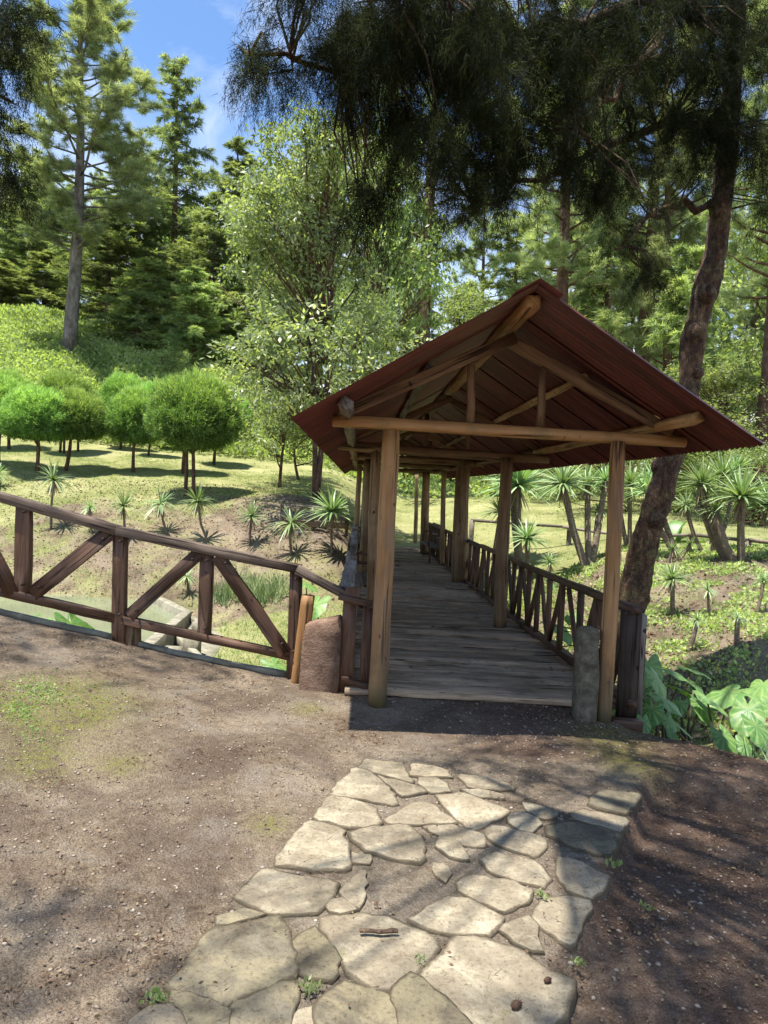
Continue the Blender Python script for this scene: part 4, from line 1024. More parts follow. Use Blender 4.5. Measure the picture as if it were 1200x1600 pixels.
tree_at('pine_tree', P3, 862, 50, 60, 220, 3.2, 'thin pine further back left of the brown leaning pine', M_barkbrown, 2)
tree_at('pine_tree', P2, 985, 40, 40, 300, 3.6, 'pine with a stout trunk showing between roof slope and mossy tree', M_barkgrey, 5, lean=(0, .05))
tree_at('pine_tree', P3, 1050, 38, 120, 220, 3.2, 'slim tilted pine left of the mossy leaning trunk', M_barkbrown, 4, lean=(0, .10))
tree_at('pine_tree', P2, 1195, 24, -80, 340, 3.6, 'reddish trunked pine at the right edge', M_barkbrown, 0)
tree_at('pine_tree', P3, 745, 85, 300, 150, 3.2, 'small distant pine just left of the roof ridge', M_barkbrown, 3)
tree_at('broadleaf_tree', B_side, 1130, 25, 560, 230, 3.2, 'bright green bushy tree behind the right roof eave', M_barkbrown, 0)
tree_at('broadleaf_tree', B_side, 1230, 33, 250, 260, 3.2, 'light green broadleaf tree at the right edge behind the mossy trunk', M_barkbrown, 1)
tree_at('broadleaf_tree', B_side, 720, 60, 440, 170, 3.2, 'pale broadleaf crown low behind the roof, left of the ridge', M_barkbrown, 5)
tree_at('cedar_tree', C2, 800, 55, 330, 190, 3.3, 'dark cypress half hidden behind the roof ridge', M_barkbrown, 2)
tree_at('cedar_tree', C1, 945, 48, 200, 230, 3.9, 'dark cypress between the two pines right of the ridge', M_barkbrown, 1)
tree_at('cedar_tree', C3, 1080, 30, 380, 200, 2.7, 'dark shrubby cypress behind the mossy leaning trunk', M_barkbrown, 3)
for (px, D_, ty, wp_, k, lab) in ((-10, 58, 400, 130, C3, 'low cypress on the hill crest at the left edge'), (62, 60, 395, 130, C3, 'low cypress on the hill crest just left of the pale pine trunk'), (165, 58, 330, 170, C2, 'mid height cypress right behind the pale pine trunk'),
                             (318, 57, 300, 190, C1, 'mid height cypress standing left of the yellowish broadleaf tree'), (375, 58, 330, 150, C2, 'cypress squeezed between hill crest and the tall broadleaf tree'), (215, 54, 400, 150, C3, 'low bright cypress left of the drooping mid green one'), (300, 52, 420, 130, C3, 'low bright cypress right of the drooping mid green one')):
    tree_at('cedar_tree', k, px, D_, ty, wp_, {id(C1): 3.9, id(C2): 3.3, id(C3): 2.7}[id(k)], lab, M_barkbrown, px)
rf = np.random.default_rng(77)
FARL = 'distant conifer in the forest row beyond the lawn'
for i in range(52):
    px = -60 + i * 25.5 + rf.normal(0, 8); D_ = rf.uniform(68, 125)
    lim = 250 if px < 180 else (330 if px < 470 else (250 if px < 690 else (455 if px < 830 else 280)))
    ty = lim + rf.uniform(0, 130)
    k = int(rf.choice([0, 1, 2, 2])); tpl, nr, bk = ((C1, 3.9, M_barkbrown), (C2, 3.3, M_barkbrown), (P3, 3.2, M_barkbrown))[k]
    tree_at('forest_tree', tpl, px, D_, ty, rf.uniform(80, 150), nr, ('far dark cypress ' if k < 2 else 'far thin pine ') + ('in the forest row behind the left hill' if px < 380 else 'in the forest row seen behind the broadleaf trees' if px < 690 else 'in the forest row seen between ridge and mossy tree' if px < 1060 else 'in the forest row right of the mossy tree'), bk, rf.uniform(0, 6), group='distant forest conifers')
for (px, py, ty, wpx, lab) in ((700, 752, 715, 150, 'low bright shrub behind the far end of the bridge'), (790, 775, 700, 170, 'broad shrub on the lawn edge behind the second right post'), (960, 800, 690, 190, 'leafy shrub behind the many stemmed yucca'),
                               (1060, 800, 700, 170, 'leafy shrub between the mossy trunk and the right yuccas'), (1180, 820, 690, 190, 'leafy shrub at the right edge behind the log fence'), (880, 780, 700, 160, 'leafy shrub behind the yucca head left of the front post')):
    b = hit(px, py, 20); b = b if b[1] < 60 else np.array([W(px, py, 40)[0], 40, hz(W(px, py, 40)[0], 40)])
    h = W(px, ty, b[1])[2] - b[2]; put_tree('shrub', B_bush, b, h / 4.2, px, lab, 'shrub', None, M_barkbrown, sxy=wpx * b[1] / FPX / 4.8)
for (px, py, s, lab) in ((345, 545, 1.0, 'yellow green bush on the hill crest left of the broadleaf trees'), 
                         (390, 600, .9, 'bush on the bare slope left of the tall broadleaf tree'), (260, 590, .6, 'small bush on the slope above the largest clipped tree')):
    b = hit(px, py, 25); put_tree('shrub', B_bush, b, s * .8, px, lab, 'shrub', None, M_barkbrown, sxy=s * 1.1)

# ------------------------------------------------------------------ the mossy leaning tree and its canopy
TD = 9.0
rt = np.random.default_rng(90)
tpx = [(962, 1040, 9.0, .27), (980, 965, 9.0, .235), (996, 900, 9.0, .21), (1010, 840, 9.0, .19), (1029, 775, 9.0, .18), (1047, 720, 9.0, .18), (1066, 665, 9.0, .165), (1077, 600, 9.0, .165), (1084, 525, 9.0, .172), (1102, 450, 9.0, .18), (1120, 390, 9.0, .15), (1130, 300, 9.0, .145),
       (1140, 180, 8.9, .14), (1150, 40, 8.8, .13), (1155, -150, 8.6, .12), (1150, -400, 8.4, .10), (1140, -650, 8.2, .06)]
TREE = empty('leaning_tree', W(985, 975, 9.0), 'big leaning tree with knobbly mossy bark and dark drooping needles overhead, right of the bridge', 'tree')
g = Geo()
pts = np.array([W(a, b, c) for a, b, c, _ in tpx]); rad = np.array([r for *_, r in tpx]) * .80
tq = np.linspace(0, len(pts) - 1, 150); ii = np.arange(len(pts))
pp = np.column_stack([np.interp(tq, ii, pts[:, k]) for k in range(3)]); rr = np.interp(tq, ii, rad)
g.tube(pp, rr * (1 + .05 * np.sin(tq * 5)), 44, rt, .012)
vv = g.v[-1][:150 * 44].reshape(150, 44, 3); th_ = np.linspace(0, 2 * np.pi, 44, endpoint=False)[None]; tz = tq[:, None]
lump_ = .10 * np.sin(2 * th_ + tz * 1.3) * np.sin(tz * 2.1) + .07 * np.sin(3 * th_ - tz * 2.4 + 1) + .05 * np.sin(5 * th_ + tz * 4.1) * np.sin(tz * 5.3 + 2) + .035 * np.sin(9 * th_ + 11 * tz) + .03 * np.sin(7 * th_ - 17 * tz)
vv += (vv - pp[:, None]) * lump_[..., None]
for (t, a, s) in ((t_ * 150 // 60, a_, s_ * 1.1) for t_, a_, s_ in ((18, 2.9, .10), (30, -1.9, .12), (27, -1.2, .08), (33, -1.6, .13), (22, -1.7, .07), (13, -1.4, .1))):   # burls and branch scars
    c = pp[t] + np.array([math.cos(a) * rr[t] * .82, math.sin(a) * rr[t] * .82, 0]); th = rdir(rt, 1)[0]
    g.tube(np.array([c - th * s * .7, c - th * s * .3, c, c + th * s * .4, c + th * s * .75]), [s * .35, s * .9, s * 1.05, s * .85, s * .3], 8, rt, .08)
LIMBS = [[(1150, 30, 8.8), (1040, 10, 8.2), (900, 45, 7.4), (740, 85, 6.7), (600, 110, 6.1), (480, 105, 5.8), (390, 85, 5.6)],
         [(1140, 200, 8.9), (1040, 190, 8.3), (930, 245, 7.8), (820, 290, 7.4), (740, 320, 7.2)],
         [(1150, -60, 8.7), (1000, -80, 7.6), (850, -60, 6.6), (700, -40, 5.6), (620, 0, 5.2)],
         [(1128, 330, 9.0), (1060, 310, 8.8), (1000, 350, 8.5), (960, 390, 8.4)],
         [(1150, 60, 8.8), (1220, 60, 8.4), (1330, 120, 8.0)],
         [(1150, -200, 8.6), (1000, -320, 6.2), (800, -600, 4.4), (520, -1100, 3.2)],
         [(1150, -300, 8.5), (1250, -600, 5.5), (1300, -1300, 3.6)],
         [(1148, -100, 8.6), (980, 120, 7.2), (900, 200, 6.9)]]
LP = []
for L in LIMBS:
    p_ = np.array([W(*a) for a in L]); tq = np.linspace(0, len(p_) - 1, 14)
    p_ = np.column_stack([np.interp(tq, np.arange(len(p_)), p_[:, k]) for k in range(3)]); p_[1:-1] += rt.normal(0, .05, (12, 3)); LP.append(p_)
    g.tube(p_, np.linspace(.035, .008, 14) if len(LP) in (6, 7) else np.linspace(.06, .012, 14), 7, rt, .05)
# hanging sprays: (px, py, spread px, spread py, depth, depth spread, count)
BLOBS = [(600, 40, 85, 50, 6.0, .5, 260), (600, 190, 60, 80, 6.1, .5, 210), (590, 300, 40, 55, 6.1, .35, 90), (700, 90, 90, 80, 6.4, .6, 420), (800, 90, 100, 90, 6.8, .7, 480), (790, 220, 90, 65, 7.0, .6, 330), (900, 60, 100, 70, 7.2, .7, 420),
         (1000, 60, 100, 70, 7.8, .6, 380), (1120, 60, 90, 80, 8.2, .6, 380), (930, 220, 80, 60, 7.5, .5, 260), (1060, 200, 90, 70, 8.3, .5, 300), (1170, 200, 60, 70, 8.3, .5, 180), (760, 300, 55, 35, 7.1, .4, 110),
         (960, 300, 50, 30, 7.9, .4, 90), (1000, 400, 40, 40, 8.5, .3, 70), (1180, 300, 40, 50, 8.3, .4, 50), (540, 60, 45, 40, 5.8, .3, 70), (450, 95, 60, 26, 5.7, .2, 60), (400, 80, 30, 18, 5.6, .15, 24), (500, 10, 55, 28, 5.7, .3, 60), (530, 140, 35, 50, 5.9, .3, 60),
         (680, 20, 110, 60, 5.6, .5, 260), (1150, -40, 120, 60, 8.0, .8, 240)]
ax, az_, adir, ahang, atint = [], [], [], [], []
O = []
for (px, py, sx, sy, D_, sd, n) in BLOBS:
    n = int(n * .66); nc = max(3, n // 13); cc_ = np.clip(rt.normal(0, .66, (nc, 3)), -1.6, 1.6); a = cc_[rt.integers(nc, size=n)] + rt.normal(0, 1, (n, 3)) * np.array([13 / sx, 15 / sy, .10 / sd])
    for k in range(n): O.append((W(px + a[k, 0] * sx, py + a[k, 1] * sy, D_ + a[k, 2] * sd), rt.uniform(.22, .5)))
# the part of the crown above the frame, that shades the soil
NVIS = len(O)
S_ = np.array(SUN_DIR) / -SUN_DIR[2]
def shade(n, xr, yr, cond):
    """sprays of the crown above the frame that keep the soil beside the path in shade"""
    x = rt.uniform(*xr, n * 3); y = rt.uniform(*yr, n * 3); k = np.where(cond(x, y))[0][:n]
    for i in k:
        h = rt.uniform(6.2, 7.2); p_ = np.array([x[i] - S_[0] * h, y[i] - S_[1] * h, h])
        lim = 1.667 + .80 * max(p_[1], 0) + .45
        if p_[2] < lim: h = lim + rt.uniform(0, .4); p_ = np.array([x[i] - S_[0] * h, y[i] - S_[1] * h, h])
        if p_[2] > 1.667 + .78 * max(p_[1], 0): O.append((p_, rt.uniform(.3, .6)))
def xe_(y): return .80 + (y - 2.8) * .51
shade(1150, (.4, 4.2), (1.4, 4.6), lambda x, y: (x > xe_(y) + .05 + .18 * wob(x, y, 3.0)) & (wob(x, y, 2.2, 8) < .72))
shade(380, (.3, 3.2), (4.3, 5.9), lambda x, y: (wob(x, y, 2.6, 2) < .45) & (x > .5 + .3 * wob(x, y, 4)))
shade(330, (-2.8, -.4), (1.0, 3.0), lambda x, y: (y < 2.50 - .25 * (x + .5) * (x < -.5) + .2 * wob(x, y, 4)) & (wob(x, y, 5, 3) < .35))
shade(34, (-.2, 1.2), (2.4, 4.4), lambda x, y: wob(x, y, 3.4, 4) > .45)
# connect groups of sprays to the limbs by twigs
Oc = np.array([o[0] for o in O]); allL = np.concatenate(LP); 
for k in range(0, len(O), 6):
    c = Oc[k]; aL = allL if k < NVIS else np.concatenate([LP[5][5:], LP[6][5:]]); j = int(np.argmin(np.linalg.norm(aL - c, axis=1))); s = aL[j]; dist = np.linalg.norm(c - s)
    if dist > 3.0: continue
    mid = (s + c) / 2 + np.array([0, 0, .12 * dist]) + rt.normal(0, .05, 3); g.tube(np.array([s, mid, c]), [.016, .010, .004], 3, cap=False)
o = new_obj('trunk', g.mesh('trunk'), TREE, M_mossy); place(o, Matrix.Identity(4), TREE)
def hanging(O, rng, nn=135, nw=.0021, ln=(.045, .10)):
    n = len(O); c = np.array([o[0] for o in O]); L = np.array([o[1] for o in O])
    h0 = rdir(rng, n); h0[:, 2] *= .25; h0[:, 2] -= .1; h0 = unit(h0)
    t = rng.uniform(0, 1, (n, nn)); t3 = t[..., None]
    p = c[:, None] + h0[:, None] * (L[:, None, None] * .7) * t3 + np.array([0, 0, -1.0]) * (L[:, None, None] * .9) * t3 ** 1.8
    d = unit(h0[:, None] * (1 - t3) + np.array([0, 0, -1.0]) * (t3 * 1.1) + rng.normal(0, .5, (n, nn, 3)))
    side = unit(rng.normal(0, 1, (n, nn, 3))) * rng.uniform(0, .07, (n, nn, 1)); p = p + side
    ti = np.clip(rng.normal(.45, .2, (n, 1)) + rng.normal(0, .08, (n, nn)), 0, 1)
    return needles(p.reshape(-1, 3), d.reshape(-1, 3), rng.uniform(*ln, n * nn), nw, ti.ravel(), rng)
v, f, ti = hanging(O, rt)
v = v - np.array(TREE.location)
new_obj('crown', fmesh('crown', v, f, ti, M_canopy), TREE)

# near tree at the top left, its trunk out of view
e = empty('overhanging_tree', (-9.0, 8.5, hz(-9, 8.5)), 'dark needled boughs reaching into the top left corner', 'tree')
g = Geo(); tb = np.array([(-9, 8.5, hz(-9, 8.5) - .3), (-8.9, 8.4, 3), (-8.8, 8.5, 6), (-8.7, 8.4, 9), (-8.7, 8.4, 13)]); g.tube(tb, [.4, .34, .3, .25, .1], 12, rt, .05)
for a in ((0, 60), (20, 160), (-30, 260)):
    g.tube(np.array([(-8.8, 8.45, W(*a, 8.5)[2] + .5), W(a[0] - 60, a[1] - 30, 8.6), W(*a, 8.4)]), [.09, .05, .015], 6, rt)
o = new_obj('trunk', g.mesh('trunk'), e, M_bark); place(o, Matrix.Identity(4), e)
O2 = []
for (px, py, sx, sy, D_, sd, n) in ((0, 30, 45, 50, 8.4, .4, 90), (5, 90, 40, 30, 8.4, .4, 60), (-20, 170, 45, 60, 8.4, .4, 90), (20, 270, 25, 20, 8.4, .3, 24), (0, 280, 25, 30, 8.4, .3, 35), (-80, 100, 80, 150, 8.4, .8, 240), (40, 20, 30, 20, 8.4, .3, 30)):
    a = np.clip(rt.normal(0, .62, (n, 3)), -1.5, 1.5)
    for k in range(n): O2.append((W(px + a[k, 0] * sx, py + a[k, 1] * sy, D_ + a[k, 2] * sd), rt.uniform(.25, .5)))
for k in range(260): O2.append((np.array([-4.5 + rt.normal(0, .9), 5.2 + rt.normal(0, .5), 8.6 + rt.normal(0, .3)]), .5))
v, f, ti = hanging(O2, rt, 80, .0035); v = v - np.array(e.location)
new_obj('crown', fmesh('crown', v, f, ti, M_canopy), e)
# ------------------------------------------------------------------ yuccas
def rosette(seed, n=60, L=.55, wd=.018, up=.1, droop=.35, thatch=0):
    rng = np.random.default_rng(seed); V, Q, T = [], [], []; c = 0
    for i in range(n + thatch):
        dead = i >= n
        el = rng.uniform(-1.3, -.9) if dead else math.asin(np.clip(rng.uniform(-.25, 1.0), -1, 1)) * .98 + up
        a = i * 2.39996 + rng.normal(0, .2)
        d = np.array([math.cos(a) * math.cos(el), math.sin(a) * math.cos(el), math.sin(el)]); l = L * rng.uniform(.75, 1.1) * (.8 if dead else 1)
        s = np.array([-math.sin(a), math.cos(a), 0]); nrm = np.cross(s, d)
        tint = rng.uniform(.25, .75)
        for k, t in enumerate((0, .35, .7, 1.0)):
            p = d * l * t + np.array([0, 0, -droop * l * t * t * max(0, math.cos(el))])
            w_ = wd * (.8, 1.0, .75, .08)[k]
            V += [p - s * w_, p + nrm * w_ * -.45, p + s * w_]; T += [tint + .12 * t + .15, tint, tint + .12 * t + .15]
        for k in range(3):
            b = c + k * 3
            Q += [(b, b + 1, b + 4, b + 3), (b + 1, b + 2, b + 5, b + 4)]
        c += 12
    return np.array(V), np.array(Q), np.clip(np.array(T), 0, 1)
def ros_mesh(seed, **k):
    v, q, t = rosette(seed, **k); return fmesh('leaf_rosette', v, q, t, M_yucca)
RO = [ros_mesh(1), ros_mesh(2, n=48, droop=.5), ros_mesh(3, n=95, L=.62, wd=.02, droop=.3), ros_mesh(4, n=42, up=-.05, droop=.55)]
tv, tq_, tt_ = rosette(9, n=0, thatch=26, L=.5, wd=.014); TH = fmesh('dry_skirt', tv, tq_, tt_, M_drythatch)
M_ystem = simple('yucca_stem_bark', [(0.3, (0.10, 0.075, 0.05)), (0.5, (0.20, 0.155, 0.11)), (0.7, (0.30, 0.25, 0.18))], 12, (1, 1, 2.5), 0.9, .8, .02)
ry = np.random.default_rng(8)
def yucca(px0, py0, heads, lab, group='small yuccas on the far bank', r0=.035, D_=None, base_r=None, skirt=True):
    b = hit(px0, py0, 8.0) if D_ is None else W(px0, py0, D_)
    if D_ is not None: b[2] = min(b[2], hz(b[0], b[1])) 
    D_ = b[1]; e = empty('yucca', b - np.array([0, 0, .05]), lab, 'yucca', group)
    for j, (hx_, hy_, wp, ro, dd) in enumerate(heads):
        top = W(hx_, hy_, D_ + dd); g = Geo(); st = b - np.array([0, 0, .08])
        mid = (st + top) / 2 + np.array([(top[0] - st[0]) * .12, 0, -.02]) + ry.normal(0, .015, 3)
        pts = np.array([st, st * .75 + mid * .25, mid, mid * .4 + top * .6, top]); rb = base_r or r0
        g.tube(pts, [rb, r0 * 1.1, r0, r0 * .9, r0 * .85], 9, ry, .06)
        o = new_obj('stem', g.mesh('stem'), e, M_ystem); place(o, Matrix.Identity(4), e)
        s = wp * D_ / FPX / .78
        o = new_obj('leaf_rosette', RO[ro], e); place(o, Matrix.Translation(Vector(top)) @ Matrix.Rotation(ry.uniform(0, 6), 4, 'Z') @ Matrix.Rotation(ry.normal(0, .12), 4, 'X') @ Matrix.Scale(s, 4), e)
        if skirt:
            o = new_obj('dry_skirt', TH, e); place(o, Matrix.Translation(Vector(top) + Vector((0, 0, -.02))) @ Matrix.Rotation(ry.uniform(0, 6), 4, 'Z') @ Matrix.Scale(s * .8, 4), e)
    return e
yucca(80, 828, [(84, 750, 58, 1, 0)], 'tall thin yucca with a dry skirt, leftmost whole one on the bank')
yucca(144, 834, [(141, 793, 32, 3, 0)], 'smallest yucca on the bank, second from the left')
yucca(199, 843, [(193, 791, 48, 0, 0)], 'yucca above the second fence post, third from the left')
yucca(262, 834, [(251, 788, 50, 1, 0)], 'yucca with drooping dark lower leaves left of the braced fence panel')
yucca(327, 847, [(309, 785, 56, 1, 0)], 'yucca with a leaning stem and thick dry skirt')
yucca(390, 853, [(393, 808, 50, 0, 0)], 'bright short yucca just left of the small barrier')
yucca(456, 868, [(455, 818, 62, 3, 0)], 'pale spiky yucca in front of the small wooden barrier')
yucca(520, 868, [(519, 800, 66, 2, 0)], 'full green yucca beside the left bridge railing')
yucca(-12, 760, [(-4, 742, 40, 3, 0)], 'yucca cut by the left edge above the fence')
yucca(292, 930, [(292, 902, 34, 3, 0)], 'small plant rosette at the corner of the weir wall', 'small plants by the stream')
G2 = 'tall yuccas on the right bank'
yucca(921, 896, [(880, 757, 74, 2, 0), (918, 757, 58, 0, .3), (946, 752, 52, 0, .2), (935, 800, 36, 3, .3)], 'many stemmed yucca with a swollen base left of the front right post', G2, .075, 16.5, .22)
yucca(1062, 870, [(1010, 770, 70, 0, 0), (1022, 752, 50, 2, .2)], 'yucca with heads half hidden behind the mossy trunk', G2, .06, 15.5)
yucca(1148, 892, [(1096, 758, 66, 2, 0), (1092, 782, 50, 0, .2)], 'yucca with a stout slanting stem and two stacked heads', G2, .06, 14.5, .12)
yucca(1160, 893, [(1158, 778, 90, 2, 0), (1118, 800, 52, 1, .2)], 'biggest yucca head on the right with a hanging skirt', G2, .07, 14.0)
yucca(1228, 893, [(1205, 790, 84, 2, 0), (1236, 760, 70, 2, .3)], 'yucca pair of heads cut by the right edge of the photo', G2, .06, 14.2)
yucca(1110, 880, [(1128, 745, 62, 2, 0), (1070, 790, 44, 0, .2), (1150, 735, 50, 2, .4)], 'tall thin stemmed yucca rising behind the stout slanting one', G2, .045, 15.6)
yucca(985, 872, [(985, 760, 60, 2, 0), (968, 785, 44, 3, .2)], 'yucca whose heads show between front post and mossy trunk', G2, .05, 17.0)
yucca(1185, 905, [(1183, 880, 34, 2, 0), (1200, 868, 30, 0, .2)], 'low leafy yucca tuft at the foot of the log fence by the right edge', G2, .03, 14.0)
yucca(770, 862, [(782, 800, 50, 2, 0)], 'yucca peeping between the two right posts', G2, .05, 19.5)
yucca(1040, 885, [(1052, 858, 30, 3, 0), (1078, 850, 32, 3, .2)], 'low yucca tufts at the foot of the right group', G2, .03, 15.0)
yucca(812, 868, [(810, 760, 92, 2, 0), (800, 745, 60, 2, .3)], 'large yucca right behind the second right post', G2, .08, 19.0)
yucca(826, 878, [(824, 842, 56, 2, 0)], 'dark green low yucca below the large one by the railing', G2, .05, 17.5)
yucca(858, 890, [(860, 880, 36, 0, 0)], 'small yucca tuft just outside the right railing', G2, .03, 16.0)
yucca(1052, 962, [(1051, 905, 46, 2, 0)], 'upright yucca on the bare right bank beside the end boards', G2, .035)
yucca(1110, 962, [(1106, 922, 32, 3, 0)], 'thin young yucca in the middle of the right bank', G2, .022, skirt=False)
yucca(1181, 958, [(1194, 908, 32, 0, 0)], 'leaning young yucca near the right edge of the photo', G2, .025, skirt=False)
yucca(1073, 1020, [(1089, 969, 28, 3, 0)], 'tilted cut stem with a few pale leaves low on the right bank', G2, .035, skirt=False)
yucca(1151, 1008, [(1153, 966, 26, 3, 0)], 'short stump with sprouting leaves at the right of the bank', G2, .035, skirt=False)

# ------------------------------------------------------------------ elephant ear leaves
def ear_mesh(seed):
    rng = np.random.default_rng(seed); V, T, Q, Tr = [], [], [], []
    nr, na = 7, 44; ph = rng.uniform(0, 6)
    for j in range(nr + 1):
        r = j / nr
        for i in range(na):
            a = 2 * np.pi * i / na                                # 0 = tip direction (+y)
            R_ = .5 * (1 + .28 * math.cos(a) + .10 * math.cos(2 * a)) + .13 * math.exp(-(min(a, 2 * math.pi - a) / .22) ** 2) + (.14 * math.exp(-(abs(abs(a - math.pi)) - .55) ** 2 / .12)) - .26 * math.exp(-((a - math.pi) / .22) ** 2)
            R_ *= 1 + .02 * math.sin(9 * a + ph)
            x, y = math.sin(a) * R_ * r * .92, math.cos(a) * R_ * r * 1.12
            z = -.16 * (x * x) - .14 * max(0, y) ** 2 - .05 * r ** 2 + .025 * math.sin(6 * a + ph) * r * r + .012 * abs(math.sin(a * 5.5)) * r
            V.append((x, y, z))
            T.append(1.0 if (i % 4 == 0 and j < nr) else 0.0)
    for j in range(nr):
        for i in range(na): Q.append((j * na + i, j * na + (i + 1) % na, (j + 1) * na + (i + 1) % na, (j + 1) * na + i))
    me = mesh_np('leaf', np.array(V), np.array(Q), True, {'tint': np.array(T) * .55}); return me
EAR = [ear_mesh(1), ear_mesh(2), ear_mesh(3)]
for m_ in EAR: m_.materials.append(M_taro)
EARD = ear_mesh(4); EARD.materials.append(M_tarodark)
M_stalk = simple('leaf_stalk', [(0.3, (0.06, 0.04, 0.03)), (0.6, (0.14, 0.12, 0.06))], 6)
re_ = np.random.default_rng(4)
def ears(foot, leaves, lab, group, D_):
    f = W(*foot, D_); f[2] = hz(f[0], f[1])
    e = empty('elephant_ear_plant', f, lab, 'plant', group)
    for (px, py, wpx, dd, dirpx, tip, *dk) in leaves:
        c = W(px, py, D_ + dd); s = wpx * (D_ + dd) / FPX * .76
        # tip points down-slope of the leaf, turned by dirpx degrees from the camera side
        a = math.radians(dirpx); m_ = Matrix.Translation(Vector(c)) @ Matrix.Rotation(a + math.pi, 4, 'Z') @ Matrix.Rotation(-math.radians(tip * .85), 4, 'X') @ Matrix.Rotation(re_.normal(0, .12), 4, 'Y') @ Matrix.Scale(s * .92, 4)
        o = new_obj('leaf', EARD if dk else EAR[re_.integers(3)], e); place(o, m_, e)
        g = Geo(); st = f + np.array([re_.normal(0, .06), re_.normal(0, .06), -.03]); mid = (st + c) / 2 + np.array([(c[0] - st[0]) * -.15, 0, .05])
        g.tube(np.array([st, mid, c - np.array([0, 0, .01])]), [.016, .013, .008], 6)
        o = new_obj('stalk', g.mesh('stalk'), e, M_stalk); place(o, Matrix.Identity(4), e)
GE = 'elephant ear plants along the stream'
ears((1040, 1130), [(1012, 1040, 78, .3, -20, 45), (1025, 1060, 62, -.1, 30, 55), (1048, 1048, 50, .5, 60, 20), (1000, 1082, 50, -.2, -60, 40), (1058, 1075, 48, .1, 100, 25)], 'elephant ear plant nearest the right end boards, tallest leaf upright', GE, 7.0)
ears((1080, 1150), [(1095, 1100, 60, .2, 20, 45), (1078, 1045, 56, .9, 80, 15), (1085, 1068, 36, .7, 30, 30), (1062, 1100, 44, -.1, -40, 40), (1045, 1125, 44, -.3, 10, 50)], 'elephant ear plant with a tilted heart leaf above the dark stalks', GE, 6.8)
ears((1020, 1170), [(1018, 1108, 66, 0, -30, 35), (1035, 1092, 60, .2, 40, 25), (1005, 1128, 40, -.3, -10, 50), (1068, 1140, 30, -.2, 70, 40), (1050, 1146, 30, -.2, 10, 40)], 'low elephant ear plant spreading over the soil edge behind the right front post', GE, 6.2)
ears((1130, 1180), [(1140, 1082, 92, .5, -70, 22), (1105, 1090, 60, .3, 50, 30), (1168, 1108, 84, 0, -25, 45), (1182, 1135, 70, -.3, 20, 50), (1130, 1150, 60, -.2, 15, 45)], 'broadest elephant ear plant with large pale leaves right of centre of the clump', GE, 6.6)
ears((1180, 1190), [(1192, 1070, 74, .9, -30, 20), (1212, 1110, 90, .2, 30, 35), (1205, 1145, 60, 0, 60, 40), (1182, 1090, 60, .5, 80, 25), (1165, 1165, 50, -.3, 0, 50)], 'elephant ear plant cut by the right edge of the photo', GE, 6.5)
ears((960, 1010), [(862, 905, 30, 1.6, 0, 40), (880, 985, 46, .3, 20, 40), (896, 960, 40, .5, -30, 30), (872, 1010, 40, 0, 40, 45), (858, 975, 40, .3, 60, 30)], 'elephant ear plant seen through the right railing', GE, 10.5)
ears((440, 1050), [(428, 1040, 62, .2, 40, 30), (402, 1062, 30, .3, 80, 20)], 'pale elephant ear plant low behind the end of the fence', GE, 8.2)
ears((500, 1040), [(492, 945, 72, .3, -30, 40), (478, 912, 40, .8, 60, 20), (487, 960, 44, .1, 20, 50)], 'big pale elephant ear plant behind the reddish pillar', GE, 9.0)
ears((110, 1040), [(40, 968, 62, 0, -60, 30, 1), (112, 975, 80, 0, 60, 50, 1), (80, 972, 40, .2, 10, 30), (135, 975, 40, .3, 100, 40, 1)], 'dark green leaves rising over the soil edge before the pond', GE, 7.5)

# big banana like leaves behind the right group
g = Geo(); e = empty('banana_plant', W(1050, 880, 18), 'large glossy banana leaf plant between the right yuccas', 'plant')
def blade(p0, d, L, wd, droop, mat, parent, name='leaf'):
    d = np.array(d, float); d /= np.linalg.norm(d); s = np.cross(d, [0, 0, 1]); s /= np.linalg.norm(s); V, Q = [], []
    for k in range(9):
        t = k / 8; p = np.array(p0) + d * L * t + np.array([0, 0, -droop * L * t * t]); w_ = wd * math.sin(math.pi * min(.97, .06 + t * .9)) ** .6
        V += [p - s * w_ + np.array([0, 0, w_ * .25]), p, p + s * w_ + np.array([0, 0, w_ * .25])]
    for k in range(8): b = k * 3; Q += [(b, b + 1, b + 4, b + 3), (b + 1, b + 2, b + 5, b + 4)]
    me = mesh_np(name, np.array(V), np.array(Q), True, {'tint': np.tile([0, .3, 0], 9)}); o = new_obj(name, me, parent, mat); place(o, Matrix.Identity(4), parent)
b = W(1052, 850, 18)
for k, (dx_, dz_) in enumerate(((-.9, .9), (.9, .35), (.4, 1.2), (-1.0, .3), (1.1, .8), (.1, .5))): blade(b, (dx_, -.3 + .1 * k, dz_), 1.1, .17, .4, M_tarodark, e)
g.tube(np.array([W(1052, 885, 18) - np.array([0, 0, .3]), b]), [.09, .06], 8); o = new_obj('stem', g.mesh('stem'), e, M_ystem); place(o, Matrix.Identity(4), e)

